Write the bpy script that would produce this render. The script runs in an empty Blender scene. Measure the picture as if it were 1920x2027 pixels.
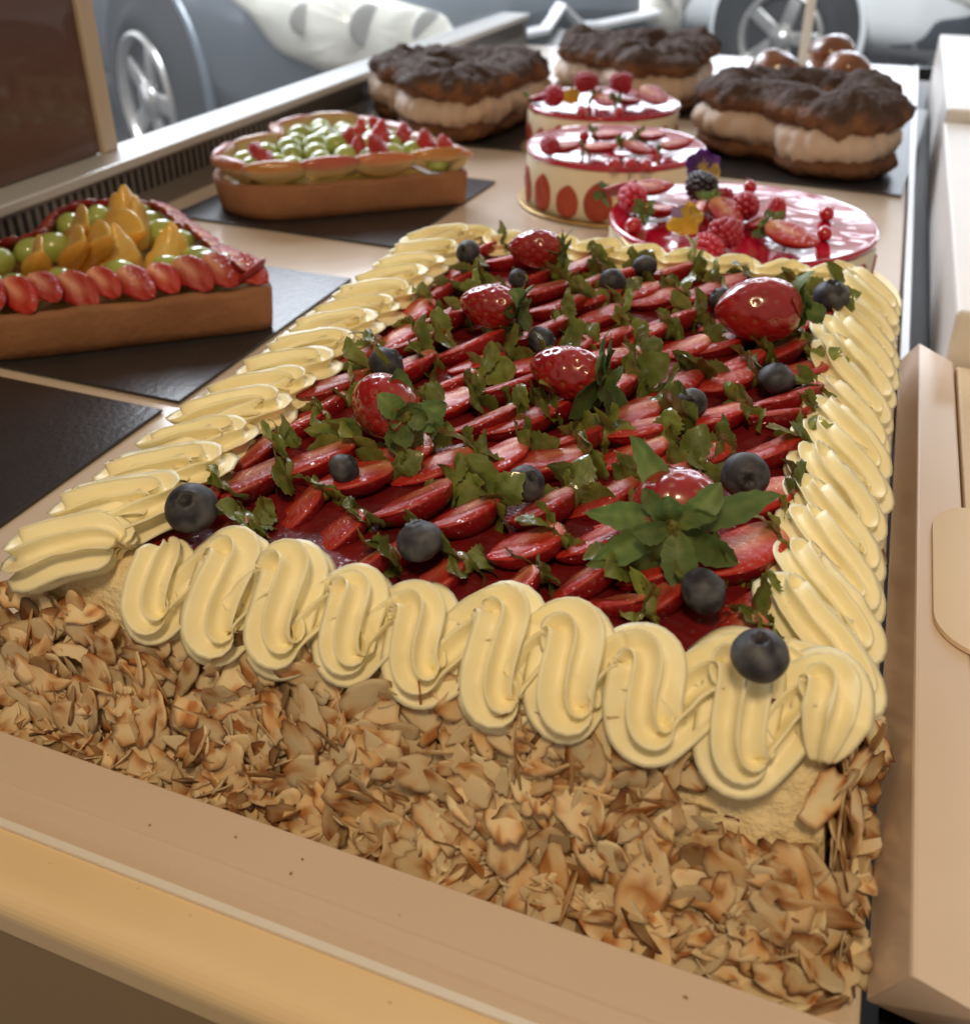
import bpy, math, random
import numpy as np
from mathutils import Vector, Matrix
rng = np.random.default_rng(11)
random.seed(11)
DATA = {'blue': [[-0.2236, 0.2598, 0.0819, 0.0212], [-0.1321, 0.2734, 0.0807, 0.0183], [-0.0054, 0.2559, 0.0809, 0.0189], [-0.0282, 0.2826, 0.0803, 0.0174], [-0.1086, 0.3265, 0.0799, 0.0165], [-0.1843, 0.3111, 0.079, 0.0144], [-0.0254, 0.3621, 0.0816, 0.0204], [-0.0587, 0.4217, 0.0794, 0.0151], [-0.0243, 0.4594, 0.0807, 0.0183], [-0.2101, 0.4045, 0.0812, 0.0196], [-0.1466, 0.4616, 0.0802, 0.0171], [-0.1338, 0.5614, 0.0803, 0.0173], [-0.1216, 0.5943, 0.0799, 0.0164], [-0.2361, 0.5789, 0.0801, 0.017], [-0.0683, 0.5598, 0.0789, 0.014], [-0.0075, 0.5788, 0.0821, 0.0217], [-0.19, 0.5483, 0.0786, 0.0134]], 'halves': [[-0.2191, 0.3548, 0.0235, -120.2], [-0.2107, 0.3069, 0.0297, -143.5], [-0.204, 0.2667, 0.0157, -134.5], [-0.1898, 0.2981, 0.023, -106.9], [-0.1641, 0.287, 0.0374, -119.0], [-0.1447, 0.2601, 0.018, -147.7], [-0.169, 0.3238, 0.017, -135.7], [-0.1404, 0.3187, 0.0208, -118.8], [-0.1424, 0.3479, 0.0224, -130.7], [-0.1187, 0.3151, 0.0216, -112.9], [-0.1225, 0.3622, 0.0178, -119.3], [-0.1206, 0.3975, 0.0236, -121.1], [-0.0944, 0.3602, 0.0187, -166.0], [-0.0926, 0.3304, 0.0267, -108.8], [-0.1166, 0.2756, 0.017, -132.6], [-0.0891, 0.2792, 0.0196, -119.1], [-0.0629, 0.2953, 0.0268, -148.0], [-0.0457, 0.2619, 0.0266, 165.7], [-0.0633, 0.4082, 0.0165, -143.6], [-0.0651, 0.3877, 0.0211, -135.2], [-0.0373, 0.3935, 0.0218, -153.3], [-0.0098, 0.4144, 0.022, -134.4], [-0.0355, 0.4291, 0.022, -158.7], [-0.0067, 0.368, 0.0186, -164.7], [-0.0095, 0.3352, 0.0232, -129.9], [-0.0074, 0.2917, 0.028, -148.8], [-0.226, 0.5736, 0.0256, -116.0], [-0.2273, 0.5272, 0.0333, -110.9], [-0.2226, 0.4619, 0.0337, -104.8], [-0.2025, 0.4576, 0.0259, -120.4], [-0.1989, 0.4328, 0.0227, -112.3], [-0.1748, 0.4719, 0.0444, -111.3], [-0.1682, 0.4191, 0.025, -130.9], [-0.1378, 0.3909, 0.0206, -131.3], [-0.1466, 0.5366, 0.0246, -126.1], [-0.1204, 0.5272, 0.0191, -138.6], [-0.1086, 0.4995, 0.0208, -135.0], [-0.0964, 0.4742, 0.0177, -158.8], [-0.1576, 0.6018, 0.019, -126.9], [-0.0929, 0.4418, 0.0189, -127.5], [-0.0967, 0.6148, 0.0205, -144.5], [-0.0931, 0.5668, 0.022, -141.5], [-0.0918, 0.5113, 0.0207, -140.5], [-0.0654, 0.5022, 0.019, -152.4], [-0.0904, 0.4697, 0.0186, -139.8], [-0.0641, 0.4641, 0.0241, -119.3], [-0.0373, 0.4675, 0.0183, -159.5], [-0.004, 0.4904, 0.0211, -141.3], [-0.0068, 0.4401, 0.019, -170.9], [-0.0732, 0.5834, 0.0161, -134.0], [-0.0087, 0.5635, 0.0223, -127.9], [-0.2197, 0.3764, 0.0203, -128.6], [-0.2157, 0.399, 0.0218, -119.2], [-0.2269, 0.4527, 0.0271, -110.3], [-0.229, 0.4999, 0.0349, -96.6], [-0.1946, 0.5397, 0.0258, -116.2], [-0.162, 0.5522, 0.0215, -133.1], [-0.0936, 0.3867, 0.0172, -144.9], [-0.1101, 0.4185, 0.0208, -129.3], [-0.0748, 0.4206, 0.0207, -145.6], [-0.1626, 0.3503, 0.0179, -130.5], [-0.0447, 0.3424, 0.0192, -149.7], [-0.0367, 0.2919, 0.0188, -152.5], [-0.1086, 0.5726, 0.0201, -144.1], [-0.1237, 0.5954, 0.018, -140.2], [-0.1763, 0.5655, 0.0222, -132.3]], 'whole': {'front': [[-0.0449, 0.3072, 0.088], [-0.0511, 0.3381, 0.085]], 'a': [[-0.1723, 0.3476, 0.088], [-0.1899, 0.3467, 0.085]], 'b': [[-0.1004, 0.4134, 0.088], [-0.1368, 0.4179, 0.085]], 'c': [[-0.1672, 0.4808, 0.088], [-0.1975, 0.4834, 0.085]], 'd': [[-0.1741, 0.5839, 0.088], [-0.1957, 0.5661, 0.085]], 'e': [[-0.0227, 0.5385, 0.088], [-0.0625, 0.5077, 0.085]]}, 't3': {'half_left': [-0.1938, 0.81], 'rasp_a': [-0.1738, 0.7764], 'cur_a': [-0.1596, 0.7251], 'cap': [-0.1479, 0.7619], 'half_b': [-0.168, 0.8199], 'black': [-0.1301, 0.811], 'pansy': [-0.1336, 0.8641], 'viola': [-0.1213, 0.7307], 'piece': [-0.1193, 0.7687], 'half_c': [-0.097, 0.7622], 'rasp_c': [-0.0849, 0.7149], 'rasp_d': [-0.1012, 0.6854], 'rasp_e': [-0.0858, 0.7856], 'rasp_f': [-0.1057, 0.8157], 'cur_b': [-0.0908, 0.8541], 'cur_c': [-0.0629, 0.8085], 'rasp_g': [-0.0686, 0.756], 'half_d': [-0.0453, 0.7301], 'cur_d': [-0.0249, 0.8089], 'cur_e': [-0.0224, 0.7584]}, 't2': {'half_a': [-0.2774, 0.9279], 'half_b': [-0.2455, 0.94], 'half_c': [-0.2122, 0.9527], 'half_d': [-0.1796, 0.9778], 'half_e': [-0.2524, 0.9921], 'half_f': [-0.2095, 1.0084], 'cur_a': [-0.2194, 0.8979], 'cur_b': [-0.2055, 0.9032], 'cur_c': [-0.1916, 0.9047], 'rasp_a': [-0.2929, 0.9283], 'cur_d': [-0.2764, 0.9945], 'cur_e': [-0.228, 1.0223]}, 't1': {'rasp_a': [-0.3559, 1.1402], 'viola': [-0.3361, 1.1477], 'half_a': [-0.3009, 1.161], 'half_b': [-0.2512, 1.1921], 'half_c': [-0.376, 1.1542], 'rasp_b': [-0.342, 1.1991], 'rasp_c': [-0.285, 1.2109], 'cur_a': [-0.3117, 1.1042], 'cur_b': [-0.272, 1.1193], 'cap': [-0.2737, 1.1653]}, 'peach': [[-0.5536, 0.5241], [-0.573, 0.5774], [-0.536, 0.5541], [-0.5505, 0.5795], [-0.5283, 0.5816], [-0.5703, 0.6333], [-0.492, 0.5831], [-0.5882, 0.6121]], 'K': 0}
R = math.radians
scene = bpy.context.scene
COL = scene.collection

# ------------------------------------------------------------------ mesh helpers
class MB:
    def __init__(s):
        s.v = []; s.f = []; s.c = []; s.n = 0
    def add(s, V, F, C=(0.8, 0.8, 0.8)):
        V = np.asarray(V, float)
        C = np.asarray(C, float)
        if C.ndim == 1:
            C = np.tile(C, (len(V), 1))
        s.v.append(V); s.c.append(C)
        s.f.extend([tuple(i + s.n for i in f) for f in F])
        s.n += len(V)
        return s
    def mesh(s, name, smooth=True):
        V = np.concatenate(s.v); C = np.concatenate(s.c)
        me = bpy.data.meshes.new(name)
        me.from_pydata(V.tolist(), [], s.f)
        if smooth:
            me.polygons.foreach_set('use_smooth', [True] * len(me.polygons))
        a = me.color_attributes.new('Col', 'FLOAT_COLOR', 'POINT')
        a.data.foreach_set('color', np.concatenate([C, np.ones((len(C), 1))], 1).astype(np.float32).ravel())
        me.update()
        return me

def link(name, me, mat=None, parent=None, M=None):
    o = bpy.data.objects.new(name, me)
    COL.objects.link(o)
    if mat is not None and me is not None and len(me.materials) == 0:
        me.materials.append(mat)
    if parent is not None:
        o.parent = parent
    if M is not None:
        o.matrix_local = M
    return o

def obj(name, mb, mat, parent=None, M=None, smooth=True):
    return link(name, mb.mesh(name, smooth), mat, parent, M)

def tag(o, label=None, cat=None, group=None, kind=None):
    if label: o['label'] = label
    if cat: o['category'] = cat
    if group: o['group'] = group
    if kind: o['kind'] = kind
    return o

def empty(name, loc=(0, 0, 0), rz=0.0):
    o = bpy.data.objects.new(name, None)
    COL.objects.link(o)
    o.empty_display_size = 0.02
    o.location = loc; o.rotation_euler = (0, 0, rz)
    return o

def TR(x, y, z, rx=0, ry=0, rz=0, s=1.0):
    return Matrix.Translation((x, y, z)) @ Matrix.Rotation(rz, 4, 'Z') @ Matrix.Rotation(ry, 4, 'Y') @ Matrix.Rotation(rx, 4, 'X') @ Matrix.Scale(s, 4)

def xf(V, M):
    A = np.array(M)
    return np.asarray(V) @ A[:3, :3].T + A[:3, 3]

def copy_tree(o, parent=None):
    c = o.copy(); COL.objects.link(c)
    if parent is not None:
        c.parent = parent
    for ch in list(o.children):
        copy_tree(ch, c)
    return c

def loft(rings, caps=True, closed=True):
    """rings: (n,m,3)"""
    rings = np.asarray(rings, float)
    n, m, _ = rings.shape
    F = []
    mm = m if closed else m - 1
    for i in range(n - 1):
        for j in range(mm):
            a = i * m + j; b = i * m + (j + 1) % m
            F.append((a, b, b + m, a + m))
    V = rings.reshape(-1, 3)
    if caps and closed:
        F.append(tuple(range(m - 1, -1, -1)))
        F.append(tuple((n - 1) * m + j for j in range(m)))
    return V, F

def box(x0, x1, y0, y1, z0, z1, b=0.0):
    if b <= 0:
        V = [(x, y, z) for z in (z0, z1) for y in (y0, y1) for x in (x0, x1)]
        F = [(0, 2, 3, 1), (4, 5, 7, 6), (0, 1, 5, 4), (2, 6, 7, 3), (0, 4, 6, 2), (1, 3, 7, 5)]
        return np.array(V, float), F
    rings = []
    def rr(e, z):
        pts = []
        for cx, cy, a0 in ((x1, y1, 0), (x0, y1, 90), (x0, y0, 180), (x1, y0, 270)):
            sx = -1 if cx == x1 else 1; sy = -1 if cy == y1 else 1
            for a in (0, 30, 60, 90):
                t = R(a0 + a)
                pts.append((cx + sx * b + (b - e) * math.cos(t), cy + sy * b + (b - e) * math.sin(t), z))
        return pts
    k = 0.293 * b
    rings = [rr(b, z0), rr(k, z0 + k), rr(0, z0 + b), rr(0, z1 - b), rr(k, z1 - k), rr(b, z1)]
    return loft(rings)

def sphere(r=1.0, nu=16, nv=24, sz=1.0):
    V = [(0, 0, -r * sz)]
    for i in range(1, nu):
        t = math.pi * i / nu - math.pi / 2
        for j in range(nv):
            p = 2 * math.pi * j / nv
            V.append((r * math.cos(t) * math.cos(p), r * math.cos(t) * math.sin(p), r * sz * math.sin(t)))
    V.append((0, 0, r * sz))
    F = [(0, 1 + (j + 1) % nv, 1 + j) for j in range(nv)]
    for i in range(nu - 2):
        for j in range(nv):
            a = 1 + i * nv + j; b = 1 + i * nv + (j + 1) % nv
            F.append((a, b, b + nv, a + nv))
    top = len(V) - 1; s = 1 + (nu - 2) * nv
    F += [(s + j, s + (j + 1) % nv, top) for j in range(nv)]
    return np.array(V), F

def cyl(r0, r1, z0, z1, n=48, b=0.0):
    prof = [(r0, z0), (r1, z1)] if b <= 0 else [(r0 - b, z0), (r0, z0 + b), (r1, z1 - b), (r1 - b * 0.3, z1 - b * 0.3), (r1 - b, z1)]
    rings = [[(r * math.cos(2 * math.pi * j / n), r * math.sin(2 * math.pi * j / n), z) for j in range(n)] for r, z in prof]
    return loft(rings)

# vectorised value noise
_T = np.random.default_rng(3).random(4096)
def vnoise(P, scale=1.0, seed=0):
    P = np.asarray(P, float) * scale + seed * 17.31
    i = np.floor(P).astype(int); f = P - i; f = f * f * (3 - 2 * f)
    def h(dx, dy, dz):
        k = (i[..., 0] + dx) * 73856093 ^ (i[..., 1] + dy) * 19349663 ^ (i[..., 2] + dz) * 83492791
        return _T[k & 4095]
    fx, fy, fz = f[..., 0], f[..., 1], f[..., 2]
    a = h(0,0,0)*(1-fx)+h(1,0,0)*fx; b = h(0,1,0)*(1-fx)+h(1,1,0)*fx
    c = h(0,0,1)*(1-fx)+h(1,0,1)*fx; d = h(0,1,1)*(1-fx)+h(1,1,1)*fx
    return (a*(1-fy)+b*fy)*(1-fz)+(c*(1-fy)+d*fy)*fz - 0.5
def fbm(P, scale, seed=0, o=3):
    r = 0; a = 1.0
    for k in range(o):
        r = r + a * vnoise(P, scale * 2 ** k, seed + k); a *= 0.5
    return r
def mixc(a, b, t):
    t = np.clip(np.asarray(t, float), 0, 1)[..., None]
    return np.asarray(a) * (1 - t) + np.asarray(b) * t
def sm(a, b, x):
    t = np.clip((x - a) / (b - a), 0, 1); return t * t * (3 - 2 * t)

# ------------------------------------------------------------------ materials
def mat(name, base=(0.8, 0.8, 0.8), rough=0.5, attr=False, metal=0.0, coat=0.0, crough=0.03, sss=0.0, sss_r=(1, 0.5, 0.25), sss_s=0.005,
        spec=0.5, var=None, bump=None, cbump=None, transl=0.0, objvar=0.0, sheen=0.0, trans=0.0, coords='Object'):
    m = bpy.data.materials.new(name); m.use_nodes = True
    nt = m.node_tree; N = nt.nodes; L = nt.links
    p = N['Principled BSDF']
    p.inputs['Base Color'].default_value = (*base, 1)
    p.inputs['Roughness'].default_value = rough
    p.inputs['Metallic'].default_value = metal
    p.inputs['Specular IOR Level'].default_value = spec
    p.inputs['Coat Weight'].default_value = coat
    p.inputs['Coat Roughness'].default_value = crough
    p.inputs['Sheen Weight'].default_value = sheen
    p.inputs['Transmission Weight'].default_value = trans
    if sss:
        p.inputs['Subsurface Weight'].default_value = sss
        p.inputs['Subsurface Radius'].default_value = sss_r
        p.inputs['Subsurface Scale'].default_value = sss_s
    tc = N.new('ShaderNodeTexCoord')
    col = None
    if attr:
        a = N.new('ShaderNodeAttribute'); a.attribute_name = 'Col'; col = a.outputs['Color']
    if var:
        sc, amt, dark = var
        t = N.new('ShaderNodeTexNoise'); t.inputs['Scale'].default_value = sc; t.inputs['Detail'].default_value = 5
        L.new(tc.outputs[coords], t.inputs['Vector'])
        mr = N.new('ShaderNodeMapRange'); mr.inputs[1].default_value = 0.3; mr.inputs[2].default_value = 0.7
        mr.inputs[3].default_value = 0; mr.inputs[4].default_value = amt
        L.new(t.outputs['Fac'], mr.inputs[0])
        mx = N.new('ShaderNodeMix'); mx.data_type = 'RGBA'
        L.new(mr.outputs[0], mx.inputs[0])
        if col is not None: L.new(col, mx.inputs[6])
        else: mx.inputs[6].default_value = (*base, 1)
        mx.inputs[7].default_value = (*dark, 1)
        col = mx.outputs[2]
    if objvar:
        oi = N.new('ShaderNodeObjectInfo')
        mr = N.new('ShaderNodeMapRange'); mr.inputs[3].default_value = 1 - objvar; mr.inputs[4].default_value = 1 + objvar
        L.new(oi.outputs['Random'], mr.inputs[0])
        hs = N.new('ShaderNodeHueSaturation'); L.new(mr.outputs[0], hs.inputs['Value'])
        if col is not None: L.new(col, hs.inputs['Color'])
        else: hs.inputs['Color'].default_value = (*base, 1)
        col = hs.outputs[0]
    if col is not None:
        L.new(col, p.inputs['Base Color'])
    def bmp(sc, st, dist, inp, detail=4):
        t = N.new('ShaderNodeTexNoise'); t.inputs['Scale'].default_value = sc; t.inputs['Detail'].default_value = detail
        L.new(tc.outputs[coords], t.inputs['Vector'])
        b = N.new('ShaderNodeBump'); b.inputs['Strength'].default_value = st; b.inputs['Distance'].default_value = dist
        L.new(t.outputs['Fac'], b.inputs['Height']); L.new(b.outputs[0], p.inputs[inp])
    if bump: bmp(bump[0], bump[1], bump[2], 'Normal')
    if cbump: bmp(cbump[0], cbump[1], cbump[2], 'Coat Normal', 1)
    if transl:
        tr = N.new('ShaderNodeBsdfTranslucent')
        if col is not None: L.new(col, tr.inputs['Color'])
        else: tr.inputs['Color'].default_value = (*base, 1)
        ms = N.new('ShaderNodeMixShader'); ms.inputs[0].default_value = transl
        L.new(p.outputs[0], ms.inputs[1]); L.new(tr.outputs[0], ms.inputs[2])
        L.new(ms.outputs[0], N['Material Output'].inputs['Surface'])
    return m

M = {}
M['cream'] = mat('buttercream', (0.96, 0.875, 0.59), rough=0.42, sss=0.16, sss_r=(1.0, 0.7, 0.3), sss_s=0.003, spec=0.45, bump=(160, 0.10, 0.001), var=(60, 0.18, (0.93, 0.74, 0.34)))
M['sponge'] = mat('cream_and_sponge', (0.92, 0.80, 0.52), rough=0.7, bump=(160, 0.8, 0.005), var=(70, 0.6, (0.80, 0.60, 0.30)))
M['jam'] = mat('jam', (0.12, 0.01, 0.03), rough=0.25, coat=0.5)
M['almond'] = mat('almond', attr=True, rough=0.55, objvar=0.12, bump=(700, 0.25, 0.0006), spec=0.4, transl=0.3)
M['halfberry'] = mat('strawberry_cut', attr=True, rough=0.42, spec=.35, coat=0.6, crough=0.02, objvar=0.2, sss=0.05, sss_r=(1, 0.25, 0.15), sss_s=0.003, bump=(500, 0.15, 0.0008), cbump=(330, 1.0, 0.005))
M['berry'] = mat('strawberry_skin', attr=True, rough=0.25, coat=0.9, crough=0.06, sss=0.06, sss_r=(1, 0.2, 0.15), sss_s=0.004, cbump=(150, 0.12, 0.002))
M['leafwet'] = mat('wet_leaf', attr=True, rough=0.35, coat=1.0, crough=0.05, transl=0.22, objvar=0.3, bump=(350, 0.5, 0.0012), cbump=(260, 0.5, 0.003))
M['leaf'] = mat('leaf', attr=True, rough=0.5, transl=0.25, objvar=0.2, bump=(500, 0.35, 0.0008), spec=0.4)
M['jelly'] = mat('red_jelly', (0.20, 0.009, 0.010), rough=0.5, spec=.2, coat=0.3, crough=0.08, cbump=(130, .8, .006), var=(45, 0.8, (0.06, 0.004, 0.006)), bump=(120, 0.5, 0.004))
M['blueberry'] = mat('blueberry_skin', attr=True, rough=0.5, spec=0.35, objvar=0.15, bump=(300, 0.12, 0.0006))
M['red_glaze'] = mat('red_mirror_glaze', (0.46, 0.006, 0.025), rough=0.12, spec=0.4, coat=1.0, crough=0.01, cbump=(34, 0.35, 0.006))
M['mousse'] = mat('mousse', (0.85, 0.75, 0.55), rough=0.5, sss=0.2, sss_s=0.005, var=(40, 0.3, (0.80, 0.67, 0.45)))
M['crust'] = mat('tart_crust', (0.34, 0.155, 0.07), rough=0.75, var=(28, 0.75, (0.21, 0.08, 0.035)), bump=(160, 0.5, 0.002))
M['custard'] = mat('custard', (0.75, 0.5, 0.16), rough=0.3, coat=0.6)
M['grape'] = mat('grape', (0.36, 0.44, 0.10), rough=0.2, coat=0.8, sss=0.5, sss_r=(0.7, 1, 0.3), sss_s=0.006, objvar=0.15, var=(120, 0.5, (0.46, 0.5, 0.16)))
M['peach'] = mat('peach', attr=True, rough=0.3, coat=0.7, crough=0.08, transl=0.3, sss=0.3, sss_s=0.004, objvar=0.1, bump=(150, 0.3, 0.002))
M['raspberry'] = mat('raspberry', (0.48, 0.02, 0.05), rough=0.4, coat=0.3, crough=0.15, sss=0.2, sss_r=(1, 0.2, 0.2), sss_s=0.003, objvar=0.2)
M['blackberry'] = mat('blackberry', (0.02, 0.015, 0.03), rough=0.3, coat=0.5)
M['currant'] = mat('currant', (0.5, 0.012, 0.03), rough=0.15, coat=1.0, sss=0.2, sss_r=(1, 0.2, 0.2), sss_s=0.003)
M['petal'] = mat('petal', attr=True, rough=0.6, transl=0.3)
M['choux'] = mat('choux_top', attr=True, rough=0.7, bump=(190, 1.0, 0.006), spec=0.3)
M['praline'] = mat('praline_cream', (0.60, 0.45, 0.34), rough=0.6, sss=0.15, sss_s=0.005, var=(50, 0.3, (0.5, 0.34, 0.24)))
M['caramel'] = mat('caramel_puff', attr=True, rough=0.3, coat=0.9, crough=0.06, bump=(80, 0.3, 0.003))
M['board'] = mat('black_board', (0.028, 0.026, 0.027), rough=0.28, spec=0.55, bump=(260, 0.25, 0.001), var=(30, 0.6, (0.045, 0.04, 0.04)))
M['gold'] = mat('gold_card', (0.72, 0.52, 0.24), rough=0.3, metal=0.85, bump=(240, 0.4, 0.001))
M['counter'] = mat('beige_counter', (0.72, 0.60, 0.49), rough=0.16, spec=0.6, var=(12, 0.35, (0.60, 0.47, 0.36)), bump=(30, 0.04, 0.002))
M['ledge'] = mat('beige_ledge', (0.68, 0.54, 0.44), rough=0.2, var=(7, 0.4, (0.60, 0.465, 0.37)), bump=(9, 0.05, 0.004))
M['rail'] = mat('cream_rail', (0.84, 0.64, 0.39), rough=0.15, coat=0.4, var=(6, 0.3, (0.74, 0.52, 0.27)))
M['front'] = mat('front_panel', (0.36, 0.24, 0.135), rough=0.45, var=(5, 0.4, (0.31, 0.205, 0.115)))
M['strip'] = mat('edge_strip', (0.80, 0.76, 0.72), rough=0.35, bump=(900, 0.3, 0.0005))
M['plastic'] = mat('beige_plastic', (0.78, 0.64, 0.54), rough=0.22, var=(14, 0.35, (0.70, 0.56, 0.47)), bump=(25, 0.05, 0.003))
M['white'] = mat('white_plastic', (0.80, 0.76, 0.72), rough=0.35, var=(20, 0.3, (0.72, 0.68, 0.64)))
M['card'] = mat('cream_card', (0.80, 0.64, 0.46), rough=0.5)
M['steel'] = mat('steel', (0.55, 0.54, 0.53), rough=0.28, metal=0.9)
M['dark'] = mat('dark_recess', (0.012, 0.012, 0.013), rough=0.4)
M['sill'] = mat('sill_metal', (0.66, 0.66, 0.64), rough=0.32, metal=0.3)
M['vent'] = mat('vent_metal', (0.24, 0.225, 0.21), rough=0.4, metal=0.5)
M['wood'] = mat('brown_wood', (0.13, 0.065, 0.048), rough=0.35, coat=0.4, var=(6, 0.6, (0.075, 0.03, 0.022)))
M['paleframe'] = mat('pale_frame', (0.86, 0.86, 0.84), rough=0.4)
M['frame'] = mat('frame_beige', (0.56, 0.46, 0.36), rough=0.4)

# ------------------------------------------------------------------ camera
def camera():
    cd = bpy.data.cameras.new('camera'); o = bpy.data.objects.new('camera', cd); COL.objects.link(o)
    rx = Vector((0.9327392868961764, 0.36054917322290697, -0.0013101025496510543))
    dn = Vector((0.17338355074834258, -0.4517225273712283, -0.8751485031668893))
    fw = Vector((-0.31612587209893034, 0.8160582405402376, -0.4838526439279448))
    m = Matrix((rx, -dn, -fw)).transposed().to_4x4()
    m.translation = (0, 0, 0.30)
    o.matrix_world = m
    cd.sensor_fit = 'HORIZONTAL'; cd.sensor_width = 36.0
    cd.lens = 36.0 * 1969.137 / 1920
    cd.shift_y = -(1013.5 - 830.0) / 1920
    cd.clip_start = 0.01; cd.clip_end = 200
    cd.dof.use_dof = True; cd.dof.focus_distance = 0.42; cd.dof.aperture_fstop = 12.0
    scene.camera = o
camera()

# ------------------------------------------------------------------ light
w = bpy.data.worlds.new('World'); scene.world = w; w.use_nodes = True
nt = w.node_tree; N = nt.nodes; L = nt.links
bg = N['Background']
tc = N.new('ShaderNodeTexCoord')
def vm(op, *a):
    n = N.new('ShaderNodeMath'); n.operation = op
    for k, q in enumerate(a):
        if isinstance(q, (int, float)): n.inputs[k].default_value = q
        else: L.new(q, n.inputs[k])
    return n.outputs[0]
def sstep(v, a, b):
    n = N.new('ShaderNodeMapRange'); n.interpolation_type = 'SMOOTHSTEP'
    n.inputs[1].default_value = a; n.inputs[2].default_value = b
    L.new(v, n.inputs[0]); return n.outputs[0]
sx = N.new('ShaderNodeSeparateXYZ'); L.new(tc.outputs['Generated'], sx.inputs[0])
ns = N.new('ShaderNodeTexNoise'); ns.inputs['Scale'].default_value = 6.5; ns.inputs['Detail'].default_value = 3
L.new(tc.outputs['Generated'], ns.inputs['Vector'])
azi = vm('ADD', vm('MULTIPLY', sx.outputs[0], -0.62), vm('MULTIPLY', sx.outputs[1], 0.78))
band = vm('MULTIPLY', sstep(azi, 0.15, 0.6), vm('SUBTRACT', 1.0, sstep(sx.outputs[2], 0.42, 0.66)))
refl_breakup = vm('ADD', 0.10, vm('MULTIPLY', sstep(ns.outputs['Fac'], 0.50, 0.56), 1.75))  # bright noise patches added to break up reflections in the red glaze
fac = vm('MULTIPLY', band, refl_breakup)
mx = N.new('ShaderNodeMix'); mx.data_type = 'RGBA'; mx.clamp_factor = False
L.new(fac, mx.inputs[0])
mx.inputs[6].default_value = (0.31, 0.26, 0.20, 1)
mx.inputs[7].default_value = (3.0, 3.1, 3.25, 1)
L.new(mx.outputs[2], bg.inputs['Color']); bg.inputs['Strength'].default_value = 1.0

def area(name, loc, target, size, power, color, sy=None):
    l = bpy.data.lights.new(name, 'AREA'); l.energy = power; l.color = color; l.size = size
    if sy: l.shape = 'RECTANGLE'; l.size_y = sy
    o = bpy.data.objects.new(name, l); COL.objects.link(o)
    o.location = loc
    o.rotation_euler = (Vector(target) - Vector(loc)).to_track_quat('-Z', 'Y').to_euler()
    return o
area('daylight_window', (-1.9, 2.3, 1.55), (-0.15, 0.5, 0.0), 1.4, 58, (0.92, 0.96, 1.0), 0.9)
area('street_daylight', (-1.3, 1.9, 2.6), (-1.6, 2.85, 2.5), 3.0, 360, (0.95, 0.98, 1.0), 2.0)
area('shop_lamp', (0.05, -0.35, 1.25), (-0.05, 0.3, 0.04), 0.22, 8.2, (1.0, 0.75, 0.44))

scene.view_settings.view_transform = 'Standard'
scene.view_settings.look = 'None'
scene.view_settings.exposure = 0.0
scene.view_settings.gamma = 1.0
scene.cycles.use_denoising = True
scene.cycles.max_bounces = 8
scene.cycles.caustics_reflective = False; scene.cycles.caustics_refractive = False
scene.cycles.sample_clamp_indirect = 6.0

# ------------------------------------------------------------------ setting
def slab(name, x0, x1, y0, y1, z0, z1, m, b=0.0, parent=None):
    mb = MB(); mb.add(*box(x0, x1, y0, y1, z0, z1, b)); return obj(name, mb, m, parent, smooth=False)

tag(slab('counter_top', -0.72, 0.0418, 0.187, 1.95, -0.03, 0.0, M['counter'], 0.0015), 'beige glossy shelf of the pastry display', 'shelf', kind='structure')

# the front edging of the display, extruded along x
def extrude_x(prof, x0, x1, n=2):
    xs = np.linspace(x0, x1, n)
    rings = [[(x, y, z) for y, z in prof] for x in xs]
    return loft(rings)
fr = empty('counter_edging', (-0.1, 0.155, 0.0))
tag(fr, 'beige stepped front edging of the display in front of the strawberry sheet cake', 'edging')
def ex(name, prof, m, x0=-0.75, x1=0.30, smooth=False):
    mb = MB(); V, F = extrude_x([(y - 0.155, z) for y, z in prof], x0 + 0.1, x1 + 0.1); mb.add(V, F)
    o = obj(name, mb, m, fr, smooth=smooth); return o
ex('ledge', [(0.1866, -0.03), (0.1866, 0.0165), (0.1855, 0.018), (0.1695, 0.0155), (0.1690, 0.0147), (0.1635, 0.0137), (0.1625, 0.0124), (0.1582, 0.0124), (0.1582, -0.03)], M['ledge'])
ex('edge_strip', [(0.158, -0.02), (0.158, 0.0135), (0.1555, 0.0135), (0.1555, -0.02)], M['strip'])
rp = [(0.1553, 0.0125), (0.1553, -0.02)]
arc = [(0.1425 - 0.009 * math.sin(a), 0.0030 + 0.009 * math.cos(a)) for a in np.linspace(0, math.pi / 2, 9)]
ex('rail', [(0.1553, 0.012)] + arc + [(0.1335, -0.005), (0.1553, -0.005)], M['rail'], smooth=False)
ex('front_panel', [(0.1550, -0.0052), (0.1350, -0.0052), (0.1350, -0.5), (0.1550, -0.5)], M['front'])

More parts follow.
